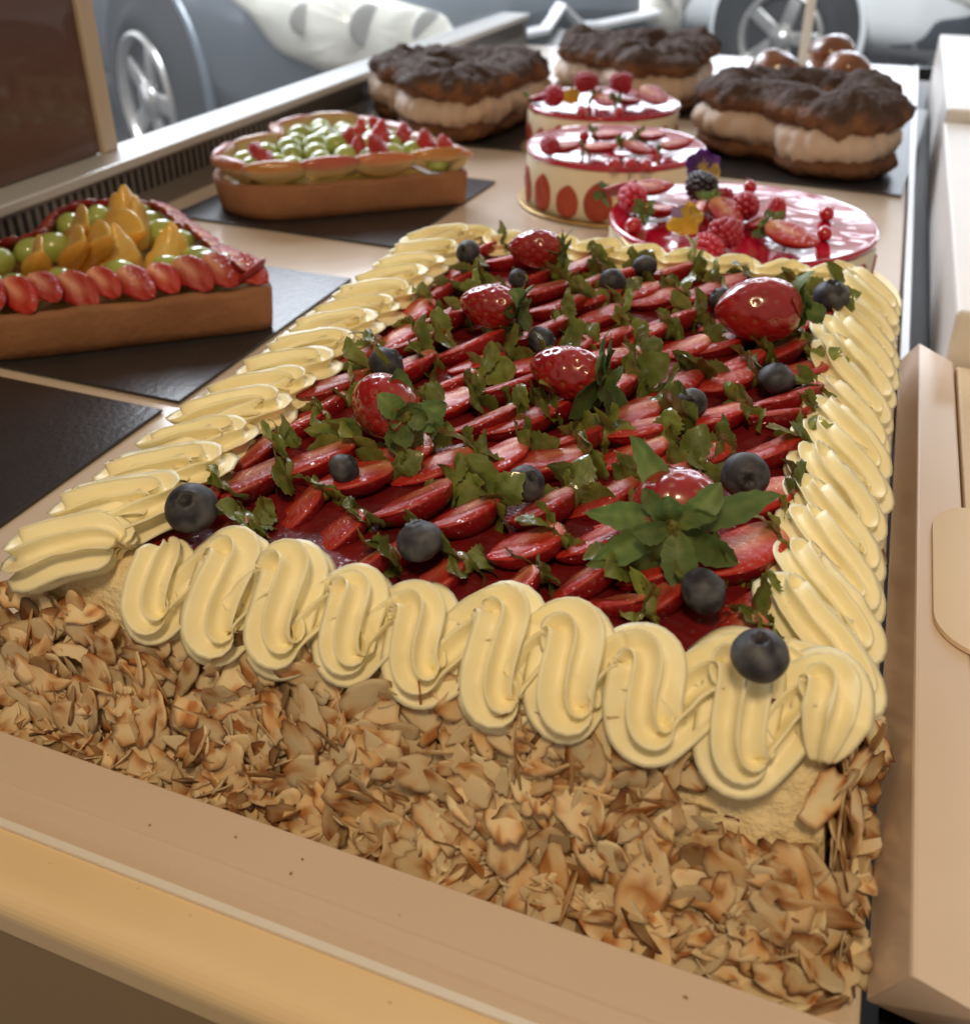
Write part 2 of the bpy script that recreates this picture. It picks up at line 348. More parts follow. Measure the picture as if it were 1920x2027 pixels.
# window side of the display
ws = empty('window_sill', (-0.68, 1.1, 0.0)); tag(ws, 'pale metal window sill with a slotted vent strip below it', 'window sill')
def wpart(name, m, *boxes, b=0.0):
    mb = MB()
    for q in boxes:
        V, F = box(*q, b); mb.add(V - np.array([-0.68, 1.1, 0.0]), F)
    return obj(name, mb, m, ws, smooth=False)
wpart('sill_board', M['sill'], (-0.715, -0.662, 0.2, 1.95, 0.048, 0.058), b=0.002)
wpart('vent_face', M['vent'], (-0.69, -0.6665, 0.2, 1.95, 0.0, 0.0475))
wpart('vent_slots', M['dark'], *[(-0.67, -0.6659, y, y + 0.0045, 0.021, 0.0445) for y in np.arange(0.25, 1.93, 0.0105)])
pn = empty('wood_panel', (-0.712, 0.5, 0.0585)); tag(pn, 'dark brown polished wood panel behind the tarts, beside the window', 'wood panel')
mb = MB(); mb.add(*box(-0.012, 0.012, -0.6, 0.273, 0.0, 0.9, 0.002)); obj('panel_board', mb, M['wood'], pn, smooth=False)
fp = empty('window_frame', (-0.70, 0.785, 0.058)); tag(fp, 'upright beige window frame next to the brown wood panel', 'window frame')
mb = MB(); mb.add(*box(-0.004, 0.004, -0.0115, 0.0095, 0.0, 0.9, 0.0015)); obj('frame_post', mb, M['frame'], fp, smooth=False)

# glass
def glass_mat(name, haze, tint=(0.95, 0.97, 1.0)):
    m = bpy.data.materials.new(name); m.use_nodes = True
    nt = m.node_tree; N = nt.nodes; L = nt.links
    for n in list(N): 
        if n.type != 'OUTPUT_MATERIAL': N.remove(n)
    out = [n for n in N if n.type == 'OUTPUT_MATERIAL'][0]
    t = N.new('ShaderNodeBsdfTransparent'); t.inputs[0].default_value = (*tint, 1)
    d = N.new('ShaderNodeBsdfTranslucent'); d.inputs[0].default_value = (0.85, 0.88, 0.92, 1)
    tx = N.new('ShaderNodeTexNoise'); tx.inputs['Scale'].default_value = 4.0; tx.inputs['Detail'].default_value = 4
    tcx = N.new('ShaderNodeTexCoord'); L.new(tcx.outputs['Object'], tx.inputs['Vector'])
    mrr = N.new('ShaderNodeMapRange'); mrr.inputs[1].default_value = 0.3; mrr.inputs[2].default_value = 0.7
    mrr.inputs[3].default_value = haze * 0.6; mrr.inputs[4].default_value = haze * 1.3
    L.new(tx.outputs['Fac'], mrr.inputs[0])
    a = N.new('ShaderNodeMixShader'); L.new(mrr.outputs[0], a.inputs[0]); L.new(t.outputs[0], a.inputs[1]); L.new(d.outputs[0], a.inputs[2])
    g = N.new('ShaderNodeBsdfGlossy'); g.inputs['Roughness'].default_value = 0.02
    lw = N.new('ShaderNodeLayerWeight'); fz = N.new('ShaderNodeMath'); fz.operation = 'POWER'; L.new(lw.outputs['Facing'], fz.inputs[0]); fz.inputs[1].default_value = 7.0
    b = N.new('ShaderNodeMixShader'); L.new(fz.outputs[0], b.inputs[0]); L.new(a.outputs[0], b.inputs[1]); L.new(g.outputs[0], b.inputs[2])
    L.new(b.outputs[0], out.inputs['Surface'])
    return m
M['glass'] = glass_mat('hazy_glass', 0.035)
gl = slab('window_glass', -0.702, -0.696, 0.7985, 1.944, 0.0585, 0.95, M['glass']); tag(gl, 'hazy glass pane above the metal window sill', 'window')
gl = slab('display_glass', -0.694, 0.16, 1.944, 1.95, 0.001, 0.95, M['glass']); tag(gl, 'glass pane closing the far end of the display behind the cream hearts', 'window')
gs = slab('glass_post', -0.151, -0.135, 1.930, 1.9435, 0.001, 0.9, M['paleframe'], 0.001); tag(gs, 'thin pale upright strip on the far glass, in front of the white car wheel', 'post')

# right hand side
tr = slab('metal_trim', 0.0425, 0.0495, 0.62, 1.94, -0.03, 0.0035, M['steel'], 0.001); tag(tr, 'thin shiny metal trim along the right edge of the shelf', 'trim')
gr = slab('recess', 0.0497, 0.30, 0.20, 1.94, -0.06, -0.02, M['dark']); tag(gr, 'black gap between metal trim and white plastic covers', 'gap', kind='structure')
for (x0, x1, y0, y1, z1, lab) in ((0.0660, 0.30, 0.637, 1.20, 0.061, 'white plastic cover box beside the black gap, nearer and lower of the two'),
                               (0.0672, 0.30, 1.206, 1.80, 0.074, 'white plastic cover box beside the black gap, farther and taller of the two')):
    o = slab('cover_box', x0, x1, y0, y1, -0.019, z1, M['white'], 0.003); tag(o, lab, 'cover box', 'white cover boxes')
# bevelled beige cover
cv = empty('rail_cover', (0.06, 0.42, 0.0)); tag(cv, 'long beige plastic cover with slanted ends along the right side of the sheet cake', 'cover')
def cover():
    mb = MB()
    P = lambda x, y, z: (x - 0.06, y - 0.42, z)
    fr_ = [P(0.0425, 0.2076, 0.0005), P(0.0502, 0.1990, 0.030), P(0.0705, 0.1935, 0.0295), P(0.0715, 0.2040, 0.0005)]
    bk_ = [P(0.0425, 0.6848, 0.0005), P(0.0502, 0.6520, 0.030), P(0.0705, 0.6290, 0.0295), P(0.0715, 0.655, 0.0005)]
    fr2, bk2 = [], []
    def rnd(L):
        L = [np.array(p) for p in L]; out = []
        for i in range(4):
            a, b, c = L[i - 1], L[i], L[(i + 1) % 4]
            u = (a - b) / np.linalg.norm(a - b); v = (c - b) / np.linalg.norm(c - b); e = 0.0016
            for t in (0, .5, 1): out.append(b + (1 - t) ** 2 * u * e + t ** 2 * v * e)
        return out
    mb.add(*loft([rnd(fr_), rnd(bk_)])); obj('cover_body', mb, M['plastic'], cv, smooth=False)
    mb = MB(); V, F = box(0.0725, 0.35, 0.19, 0.632, 0.0, 0.027, 0.002); mb.add(V - np.array([0.06, 0.42, 0]), F); obj('cover_flange', mb, M['card'], cv, smooth=False)
cover()
def rounded(x0, x1, y0, y1, r, z0, z1):
    pts = []
    for cx, cy, a0 in ((x1 - r, y1 - r, 0), (x0 + r, y1 - r, 90), (x0 + r, y0 + r, 180), (x1 - r, y0 + r, 270)):
        for a in range(0, 91, 9):
            pts.append((cx + r * math.cos(R(a0 + a)), cy + r * math.sin(R(a0 + a))))
    return loft([[(x, y, z0) for x, y in pts], [(x, y, z1) for x, y in pts]])
mb = MB(); mb.add(*rounded(-0.047, 0.047, -0.055, 0.055, 0.022, 0, 0.0022))
o = obj('plastic_card', mb, M['card'], M=TR(0.1035, 0.398, 0.0305), smooth=False); tag(o, 'cream coloured card with rounded corners lying on the beige cover', 'card')

# black cake boards
def cboard(x, y, rz, sx, sy, lab, z=0.0006):
    mb = MB(); mb.add(*box(-sx / 2, sx / 2, -sy / 2, sy / 2, 0, 0.0022, 0.0006))
    o = obj('cake_board', mb, M['board'], M=TR(x, y, z, 0, 0, rz), smooth=False); tag(o, lab, 'cake board', 'black cake boards'); return o
cboard(-0.5105, 0.571, 0, 0.25, 0.235, 'black cake board under the mango and strawberry heart tart')
cboard(-0.5135, 0.316, 0.0, 0.25, 0.25, 'empty black cake board in front of the mango tart board')
cboard(-0.5065, 0.895, -0.03, 0.25, 0.235, 'black cake board under the green grape heart tart')
cboard(-0.074, 1.345, -0.06, 0.25, 0.46, 'black cake board under the cream heart beside the white covers')
cboard(-0.52, 1.27, 0.03, 0.25, 0.25, 'black cake board under the cream heart next to the window sill')
cboard(-0.325, 1.52, 0.0, 0.25, 0.25, 'black cake board under the farthest cream heart by the end glass')

# ------------------------------------------------------------------ fruit shapes
def leaf_strip(L, W, bend, curl=0.0, fold=0.25, serr=0.0, n=13, m=5, tint=0.0, wet=False):
    """sepal starting at origin, running along +x, bending in z; returns V,F,C"""
    V = []; C = []
    x = 0.0; z = 0.0; a = 0.0
    ph = random.random() * 6
    for i in range(n + 1):
        t = i / n
        if i: 
            a = bend * t + curl * math.sin(3.2 * t + ph)
            x += L / n * math.cos(a); z += L / n * math.sin(a)
        w = W * (math.sin(math.pi * min(1, (0.12 + 0.88 * t)) ** 1.15) ** 0.8)
        if t > 0.999: w = W * 0.03
        if serr and i % 2: w *= 1 - serr
        tw = 0.35 * curl * math.sin(2.1 * t + ph)
        for j in range(m):
            s = 2 * j / (m - 1) - 1
            zz = fold * w * abs(s) + w * s * tw
            V.append((x - math.sin(a) * zz, w * s, z + math.cos(a) * zz))
            k = 1 - abs(s)
            if wet:
                c0 = np.array((0.13, 0.175, 0.03)); c1 = np.array((0.32, 0.32, 0.06)); ce = np.array((0.36, 0.34, 0.11))
            else:
                c0 = np.array((0.095, 0.16, 0.042)); c1 = np.array((0.17, 0.24, 0.065)); ce = np.array((0.17, 0.23, 0.09))
            c = c0 * (1 - 0.35 * k) + c1 * 0.35 * k
            base = max(0, 1 - t / 0.3)
            c = c * (1 - base * 0.7) + np.array((0.24, 0.25, 0.05)) * base * 0.7
            if abs(s) > 0.95: c = c * 0.6 + ce * 0.4
            if abs(s) < 0.05: c = c * .55 + np.array((0.22, 0.27, 0.10)) * .45
            C.append(c * (1 + tint))
    F = []
    for i in range(n):
        for j in range(m - 1):
            q = i * m + j; F.append((q, q + 1, q + m + 1, q + m))
    return np.array(V), F, np.array(C)

def calyx(nsep, L, W, reflex=0.2, spread=0.35, wet=False, span=2 * math.pi, a0=0.0, nub=0.0022, serr=0.0, Lvar=0.35):
    """axis +x points away from the fruit; sepals radiate in the yz plane; reflex>0 bends them away (+x)"""
    mb = MB()
    for k in range(nsep):
        ang = a0 + span * (k + random.uniform(-.25, .25)) / nsep
        l = L * random.uniform(1 - Lvar, 1 + Lvar * .6)
        V, F, C = leaf_strip(l, W * random.uniform(.75, 1.15), random.uniform(-1.0, 0.9), random.uniform(0.15, .7), random.uniform(.1, .4), serr=serr, tint=random.uniform(-.2, .2), wet=wet)
        V = V + np.array([0.0012, 0, 0])
        # strip x -> radial ; strip z -> +x axis
        rx = reflex + random.uniform(-spread, spread)
        V = V + np.stack([0 * V[:, 0], fbm(V, 240, k + 3) * .0012, fbm(V, 210, k) * (.0030 if wet else .0012)], 1)
        C = C * (1 + .5 * fbm(V, 420, k + 9))[:, None]
        A = Matrix.Rotation(ang, 4, 'X') @ Matrix(((0, 0, 1, 0), (0, 1, 0, 0), (1, 0, 0, 0), (0, 0, 0, 1))) @ Matrix.Rotation(-rx, 4, 'Y')
        mb.add(xf(V, A), F, C)
    V, F = sphere(nub, 6, 10); V = V * np.array([0.8, 1.1, 1.1])
    mb.add(V, F, (0.20, 0.20, 0.045))
    if not wet:
        for k in range(14):
            a = random.random() * 6.28; r = nub * random.uniform(.2, 1.2)
            V, F = sphere(0.00035, 4, 6); mb.add(V * np.array([2.2, 1, 1]) + np.array([nub * 0.75, r * math.cos(a), r * math.sin(a)]), F, (0.22, 0.15, 0.05))
    return mb

def berry_prof(t):   # t: 0 at calyx .. 1 at tip
    return (np.clip(t, 0, 1) ** 0.27) * (1 - np.clip(t, 0, 1) ** 2.1) ** 0.66 * 1.13

def half_mesh(seed, L=0.031, W=0.0115, D=0.0105, pale=0.5):
    r = np.random.default_rng(seed)
    n, mt, mbm = 26, 13, 16
    rings = []; cols = []
    ts = (1 - np.cos(np.linspace(0.03, 0.985, n) * math.pi)) / 2
    asym = r.uniform(-.15, .15)
    for t in ts:
        p = float(berry_prof(t)); w = W * p; d = D * p
        x = L * t; yo = asym * W * math.sin(math.pi * t)
        ring = []; cc = []
        for j in range(mt):
            s = 1 - 2 * j / (mt - 1)
            rim = max(0, (abs(s) - 0.8) / 0.2)
            ring.append((x, yo + w * s, 0.0008 * math.cos(s * 1.5) + 0.0004 * math.sin(t * 9 + s * 5) - 0.0012 * rim ** 2))
            tt = t - 0.08
            core = math.exp(-(s / 0.30) ** 2) * (1 - sm(0.35, 0.8, t)) + 0.9 * math.exp(-((t) / 0.16) ** 2)
            ray = 0.5 + 0.5 * math.sin(s * 17 + t * 5 + r.uniform(-.7, .7))
            c = mixc((0.40, 0.018, 0.009), (0.78, 0.38, 0.24), np.array(core * pale * 1.1 + 0.07 * ray * (1 - abs(s))))
            c = mixc(c, (0.42, 0.016, 0.010), np.array(sm(0.70, 1.0, abs(s)) * .8 + sm(.85, 1, t)))
            cc.append(c)
        for j in range(1, mbm):
            a = math.pi + math.pi * j / mbm
            y = yo + w * math.cos(a); z = d * math.sin(a) * 1.0
            k = 1.0
            ring.append((x, y, z)); 
            g = abs(math.sin(t * 22) * math.sin(a * 9 + (int(t * 7) % 2) * 1.5))
            cc.append(mixc((0.24, 0.004, 0.008), (0.42, 0.10, 0.03), np.array(0.25 * (g > .93))) * (1 if t > .12 else 1.25))
        rings.append(ring); cols.append(cc)
    mb = MB(); V, F = loft(rings); mb.add(V, F, np.array(cols).reshape(-1, 3)); return mb

def whole_mesh(L, Rr, seed):
    n, m = 64, 72
    r = np.random.default_rng(seed)
    ts = (1 - np.cos(np.linspace(0.0, 1.0, n) * math.pi)) / 2
    ph = np.linspace(0, 2 * math.pi, m, endpoint=False)
    T, P = np.meshgrid(ts, ph, indexing='ij')
    prof = berry_prof(T) * Rr
    # seed grid
    rows = 9; dep = np.zeros_like(T); sd = np.zeros_like(T)
    arclen = T * rows
    row = np.floor(arclen); fr_ = arclen - row - .5
    for rr in range(rows):
        pass
    ncol = np.maximum(4, np.round(13 * np.clip(berry_prof((row + .5) / rows), .2, 1)))
    cc = P / (2 * math.pi) * ncol + 0.5 * (row % 2); fc = cc - np.floor(cc) - .5
    dx = fr_ * L / rows; dy = fc * 2 * math.pi * prof / ncol
    d = np.sqrt((dx * 0.8) ** 2 + dy ** 2)
    dep = np.exp(-(d / 0.0011) ** 2)
    sd = np.exp(-(np.sqrt((dx * .7) ** 2 + (dy * 1.4) ** 2) / 0.00055) ** 2)
    lump = 1 + 0.05 * np.sin(2 * P + seed) * np.sin(math.pi * T) + 0.03 * np.sin(3 * P + 2 * seed)
    rad = np.maximum(prof * lump - 0.0009 * dep, 0.0002)
    X = L * T; Y = rad * np.cos(P); Z = rad * np.sin(P)
    V = np.stack([X, Y, Z], -1)
    c = mixc((0.26, 0.004, 0.010), (0.38, 0.012, 0.015), 0.5 + fbm(V, 90, seed))
    c = mixc(c, (0.55, 0.16, 0.09), 0.6 * np.exp(-(T / 0.07) ** 2))
    c = mixc(c, (0.20, 0.004, 0.008), 0.35 * dep)
    c = mixc(c, (0.46, 0.24, 0.06), 0.55 * sd)
    mb = MB(); V2, F = loft(V); mb.add(V2, F, c.reshape(-1, 3)); return mb

# ------------------------------------------------------------------ the sheet cake
TOP = 0.066
TN = [np.array(p) for p in ((-0.277, 0.226, TOP), (0.020, 0.249, TOP), (0.012, 0.640, TOP), (-0.280, 0.622, TOP))]
BN = [np.array(p) for p in ((-0.292, 0.203, 0.0), (0.032, 0.211, 0.0), (0.022, 0.648, 0.0), (-0.294, 0.640, 0.0))]
CK = np.array([-0.13, 0.43, 0.0])
cake = empty('sheet_cake', tuple(CK)); tag(cake, 'large rectangular strawberry sheet cake with piped yellow buttercream border and almond flake sides', 'cake')

def cake_body():
    mb = MB(); rings = []
    nper = 60
    def quad_ring(Q, z):
        pts = []
        for i in range(4):
            a, b = Q[i], Q[(i + 1) % 4]
            for k in range(nper): pts.append(a + (b - a) * k / nper)
        P = np.array(pts); P[:, 2] = z; return P
    for t in (0, .12, .25, .4, .55, .7, .85, .95, 1.0):
        P = quad_ring([b + (a - b) * t for a, b in zip(TN, BN)], 0.0006 + TOP * t)
        c = P[:, :2].mean(0)
        d = P[:, :2] - c
        nn = fbm(P, 60, 4)[:, None] * 0.005
        P[:, :2] -= d / np.linalg.norm(d, axis=1)[:, None] * (0.003 + np.abs(nn) + (0.004 if t == 1 else 0))
        rings.append(P - CK)
    V, F = loft(rings)
    mb.add(V, F, (0.8, 0.62, 0.33)); obj('cake_body', mb, M['sponge'], cake)
cake_body()

def cream_rope(A, B, hA, hB, pitch, r, name, teeth=9, stack=0.0022, lean=0.0, seed=0, jit=0.12, t0=0.0, flat=1.0, taper=True):
    """zig-zag piped rope along A->B; h points to the inner side"""
    A, B, hA, hB = [np.array(q, float) for q in (A, B, hA, hB)]
    Ln = np.linalg.norm(B - A); e = (B - A) / Ln
    per = Ln / pitch; n = int(per * 56)
    t = np.linspace(0, per, n)
    rs = np.random.default_rng(seed)
    kn = int(per) + 4
    amp = np.interp(t, np.arange(kn) , 1 + rs.uniform(-jit, jit, kn))
    jp = np.interp(t, np.arange(kn), rs.uniform(-jit, jit, kn) * pitch * 0.6)
    rad = r * np.interp(t, np.arange(kn), 1 + rs.uniform(-.12, .12, kn))
    c = np.cos(2 * math.pi * (t + t0))
    cs = np.sign(c) * np.abs(c) ** 0.85
    f = (t / per)[:, None]
    h = hA * (1 - f) + hB * f
    base = A + (B - A) * f
    up = np.cross(e, h); up /= np.linalg.norm(up, axis=1)[:, None]
    up = up * np.sign(up[:, 2:3])
    s2 = np.sin(2 * math.pi * (t + t0))
    P = base + h * (cs * amp)[:, None] + e * (jp + lean * c)[:, None] + up * (stack * s2 + 0.0015 * np.interp(t, np.arange(kn), rs.uniform(-1, 1, kn)))[:, None]
    T = np.gradient(P, axis=0); T /= np.linalg.norm(T, axis=1)[:, None]
    Bn = np.cross(up, T); Bn /= np.linalg.norm(Bn, axis=1)[:, None]
    Nn = np.cross(T, Bn)
    m = teeth * 14
    th = np.linspace(0, 2 * math.pi, m, endpoint=False)
    phi = ((th * teeth / (2 * math.pi) + .5) % 1.0) * 2 - 1
    fin = 1 / (1 + (phi / .27) ** 2) ** 1.3
    prof = .54 + .46 * fin
    tw = np.interp(t, np.arange(kn) * 1.0, rs.uniform(-.5, .5, kn)) + 0.25 * np.sin(2 * math.pi * t)
    if taper:
        rad = rad * np.clip(np.minimum(t * 4 + .35, (per - t) * 4 + .35), .2, 1)
    wob = 1 + 0.06 * np.sin(th[None, :] * 3 + t[:, None] * 5 + seed)
    a = th[None, :] + tw[:, None]
    rr = rad[:, None] * prof[None, :] * wob
    V = P[:, None, :] + rr[..., None] * (np.cos(a)[..., None] * Bn[:, None, :] + flat * np.sin(a)[..., None] * Nn[:, None, :])
    V = V + (fbm(V, 110, seed) * 0.0012)[..., None] * Nn[:, None, :]
    mb = MB(); V2, F = loft(V); mb.add(V2 - CK, F, (0.9, 0.78, 0.45))
    return obj(name, mb, M['cream'], cake)
# left, far, right, front
cream_rope((-0.2555, 0.2255, 0.0715), (-0.266, 0.618, 0.0735), (0.0165, 0.003, 0.0035), (0.0125, 0.004, 0.001), 0.0262, 0.0140, 'cream_border', seed=2, lean=0.010, flat=.9)
cream_rope((-0.258, 0.615, 0.0725), (0.010, 0.628, 0.0725), (0, -0.009, 0.001), (0, -0.009, 0.001), 0.030, 0.0105, 'cream_border', seed=5)
cream_rope((0.0095, 0.628, 0.0705), (0.0115, 0.262, 0.0700), (-0.0118, 0.001, 0.0055), (-0.0118, 0.001, 0.0055), 0.0245, 0.0118, 'cream_border', seed=8, lean=-0.006, flat=.9)
cream_rope((-0.2270, 0.2350, 0.0640), (0.018, 0.2500, 0.0620), (0.0, 0.0078, 0.0070), (0.0, 0.0078, 0.0078), 0.0262, 0.0138, 'cream_border', seed=13, lean=0.004, stack=0.0030, flat=1.05, jit=.24)

def jelly():
    nx, ny = 60, 90
    xs = np.linspace(-0.243, 0.002, nx); ys = np.linspace(0.247, 0.618, ny)
    X, Y = np.meshgrid(xs, ys, indexing='ij')
    P = np.stack([X, Y, 0 * X], -1)
    Z = 0.0705 + 0.004 * fbm(P, 55, 9)
    V = np.stack([X, Y, Z], -1).reshape(-1, 3) - CK
    F = [(i * ny + j, (i + 1) * ny + j, (i + 1) * ny + j + 1, i * ny + j + 1) for i in range(nx - 1) for j in range(ny - 1)]
    mb = MB(); mb.add(V, F, (0.2, 0.01, 0.01))
    o = obj('jelly_glaze', mb, M['jelly'], cake)
jelly()

half_vars = [half_mesh(k, L=random.uniform(.033, .044), W=random.uniform(.0125, .0170), D=random.uniform(.0115, .0145), pale=random.uniform(.1, .75)).mesh('strawberry_half') for k in range(16)]
for m_ in half_vars: m_.materials.append(M['halfberry'])
wet_vars = [calyx(random.choice((7, 8, 9)), .0138, .0058, reflex=random.uniform(-.20, .30), spread=.5, wet=True, nub=.004, serr=.16).mesh('calyx') for k in range(12)]
for m_ in wet_vars: m_.materials.append(M['leafwet'])
hs = [list(h) for h in DATA['halves']]
def hmean(h): return (h[0] + 0.012 * math.cos(R(h[3])), h[1] + 0.012 * math.sin(R(h[3])))
kept = []
for h in hs:
    if all((h[0] - q[0]) ** 2 + (h[1] - q[1]) ** 2 > .0135 ** 2 for q in kept): kept.append(h)
hs = kept
while len(hs) < 100:   # best candidate: always fill the widest gap left
    best = None
    for tries in range(400):
        x = random.uniform(-0.230, -0.003); y = random.uniform(0.262, 0.610)
        d_ = min((x - h[0]) ** 2 + (y - h[1]) ** 2 for h in hs)
        if best is None or d_ > best[0]: best = (d_, x, y)
    hs.append([best[1], best[2], .03, -128 + random.uniform(-14, 14)])
hs.sort(key=lambda h: -h[1])
for i, (x, y, l, ang) in enumerate(hs):
    s = random.uniform(.92, 1.12); tipd = R(random.uniform(3, 13))
    hm = random.choice(half_vars)
    if ang > 0: ang = 172
    else: ang = ang * 0.6 + -128 * 0.4
    z = 0.0785 + random.uniform(-.001, .002)
    lim = .263 + (x + .23) * .061
    if y + .037 * math.sin(R(ang)) < lim:
        s = .84; tipd = R(27); z -= .001; y = max(y, lim + .003)
    if x + .037 * math.cos(R(ang)) < -.240: s *= .85; tipd = max(tipd, R(16))
    Mx = TR(x - CK[0], y - CK[1], z, R(random.uniform(6, 36)), tipd, R(ang), s)
    h = link('strawberry_half', hm, None, cake, Mx)
    c = link('calyx', random.choice(wet_vars), None, h, TR(0.0010, 0, -0.0045, R(random.uniform(0, 360)), 0, math.pi + R(random.uniform(-18, 18)), random.uniform(1.10, 1.48)))

# almond flakes ------------------------------------------------------
def flake_mesh(seed):
    r = np.random.default_rng(seed)
    L = r.uniform(.0080, .0126); W = L * r.uniform(.42, .68); th = r.uniform(.00025, .0004)
    n = 22
    a = np.linspace(0, 2 * math.pi, n, endpoint=False)
    x = np.cos(a); y = np.sin(a)
    pt = r.uniform(0, .55)
    wfac = 1 - pt * (x * .5 + .5) ** 1.5
    X = L * x; Y = W * y * wfac
    rag = 1 + 0.06 * r.standard_normal(n)
    if r.random() < .55:   # broken edge
        k0 = r.integers(0, n); k = (np.arange(n) - k0) % n
        cut = np.where(k < r.integers(4, 8), r.uniform(.45, .75), 1.0); rag = rag * cut
    X = X * rag; Y = Y * rag
    b1, b2 = r.uniform(-12, 12), r.uniform(-18, 18)
    def zf(x, y): return b1 * x * x + b2 * y * y * .6 + 6 * r.uniform(-1, 1) * x * y
    rings = []; cols = []
    tone = r.random()
    pale = np.array((0.96, 0.81, 0.55)); tan = np.array((0.90, 0.60, 0.28)); brown = np.array((0.54, 0.22, 0.06)); skin = np.array((0.16, 0.06, 0.03))
    s1 = r.uniform(0, 100)
    b6 = 0
    for side, zo in ((1, th), (-1, -th)):
        for f in ((0.0, .4, .75, .96) if side == 1 else (.96, .75, .4, 0.0)):
            px, py = X * f, Y * f
            z = b1 * px ** 2 + b2 * .6 * py ** 2 + zo * (1 if f < .9 else .75)
            P = np.stack([px, py, z], -1)
            nz = vnoise(P, 260, s1)
            c = mixc(pale, tan, (tone * 1.0 - .30 + nz * 2.0 + .25 * f))
            c = mixc(c, brown, sm(.55, 1.0, tone * .45 + nz * 1.7 + .32 * f * f))
            if f > .9 and r.random() < .8: c = mixc(c, skin, np.clip(.55 + 1.6 * nz, 0, .9) * (.4 + .6 * tone))
            rings.append(P); cols.append(c)
    V, F = loft(rings, caps=False)
    return np.asarray(V), F, np.array(cols).reshape(-1, 3)
flakes = [flake_mesh(100 + k) for k in range(26)]
dark_skin = [k for k in range(26) if k % 9 == 4]
def flake_xf(pos, nrm, tilt, spin, s):
    n = Vector(nrm).normalized()
    q = n.to_track_quat('Z', 'Y')
    axis = Vector((math.cos(tilt[1]), math.sin(tilt[1]), 0))
    return Matrix.Translation(pos) @ q.to_matrix().to_4x4() @ Matrix.Rotation(tilt[0], 4, axis) @ Matrix.Rotation(spin, 4, 'Z') @ Matrix.Scale(s, 4)
FL = []   # (matrix, variant, size score)
def side_flakes(i0, i1, count, zmax, thick=0.007):
    b0, b1, t0, t1 = BN[i0], BN[i1], TN[i0], TN[i1]
    e = b1 - b0; upv = (t0 - b0)
    nrm = np.cross(e, upv); nrm /= np.linalg.norm(nrm)
    if np.dot(nrm, (b0 + b1) / 2 - CK) < 0: nrm = -nrm
    for k in range(count):
        u = random.random(); v = random.random() ** 1.15 * zmax
        if i0 == 0 and ((u > .87 and v > .42 and random.random() < .85) or (v > .58 and random.random() < .35)): continue
        p = (b0 + (b1 - b0) * u) * (1 - v) + (t0 + (t1 - t0) * u) * v
        dep = random.random() ** 1.4 * thick * (1.15 - .5 * v)
        p = p + nrm * (0.001 + dep); p[2] = max(p[2], 0.004)
        tl = min(1.25 if i0 != 1 else .7, abs(random.gauss(0, .40)) + .06)
        Mx = flake_xf(p, nrm, (tl, random.random() * 6.28), random.random() * 6.28, random.uniform(.75, 1.22))
        FL.append((Mx, random.randrange(26), dep))
side_flakes(0, 1, 1050, .80)
side_flakes(1, 2, 800, .80, .005)
side_flakes(3, 0, 420, .95)
side_flakes(2, 3, 120, .9)
# spilled flakes around the foot
for k in range(420):
    u = random.random()
    if k < 390:
        p = BN[0] + (BN[1] - BN[0]) * u; y = p[1] - abs(random.gauss(.003, .006)); y = max(y, .1935); x = p[0]
    else:
        p = BN[1] + (BN[2] - BN[1]) * u * .22; x = min(p[0] + abs(random.gauss(.001, .004)), .036); y = p[1]
    z = 0.0025 + random.random() * .009 * max(0, 1 - (BN[0][1] - y + .01) / .03)
    Mx = flake_xf(np.array([x, y, z]), np.array([random.gauss(0, .35), random.gauss(-.2, .35), 1.0]), (random.gauss(0, .35), random.random() * 6), random.random() * 6.28, random.uniform(.75, 1.2))
    FL.append((Mx, random.randrange(26), 0.0))
# flakes on the cream at the near corner and a few at the left edge
def vis(Mx):
    p = Mx.translation
    return (1.0 if p[1] < 0.27 else 0.0) + p[2] * 4
order = sorted(range(len(FL)), key=lambda i: -(FL[i][2] * 60 + (0.45 if FL[i][0].translation[1] < .26 else 0) + FL[i][0].to_scale()[0] * .55 + random.random() * .1))
single = set(order[:100])
fm = []
for k in range(26):
    V, F, C = flakes[k]; b = MB(); b.add(V, F, C); me = b.mesh('almond_flake'); me.materials.append(M['almond']); fm.append(me)
mb = MB()
for i, (Mx, k, d) in enumerate(FL):
    if i in single:
        link('almond_flake', fm[k], None, cake, Matrix.Translation(-Vector(CK)) @ Mx)
    else:
        V, F, C = flakes[k]
        mb.add(xf(V, Mx) - CK, F, np.clip(C * (random.uniform(.75, 1.12) if random.random() > .07 else random.uniform(.35, .55) * np.array([1, .8, .65])), 0, 1))
o = obj('almond_coating', mb, M['almond'], cake); o['kind'] = 'stuff'
# jam smear near the front right corner
mb = MB(); V, F = sphere(1, 8, 14); V = V * np.array([.0075, .0022, .0032]); V += fbm(V, 300, 3)[:, None] * .002
mb.add(V + np.array([-0.004, 0.2330, 0.031]) - CK, F); obj('jam_streak', mb, M['jam'], cake)

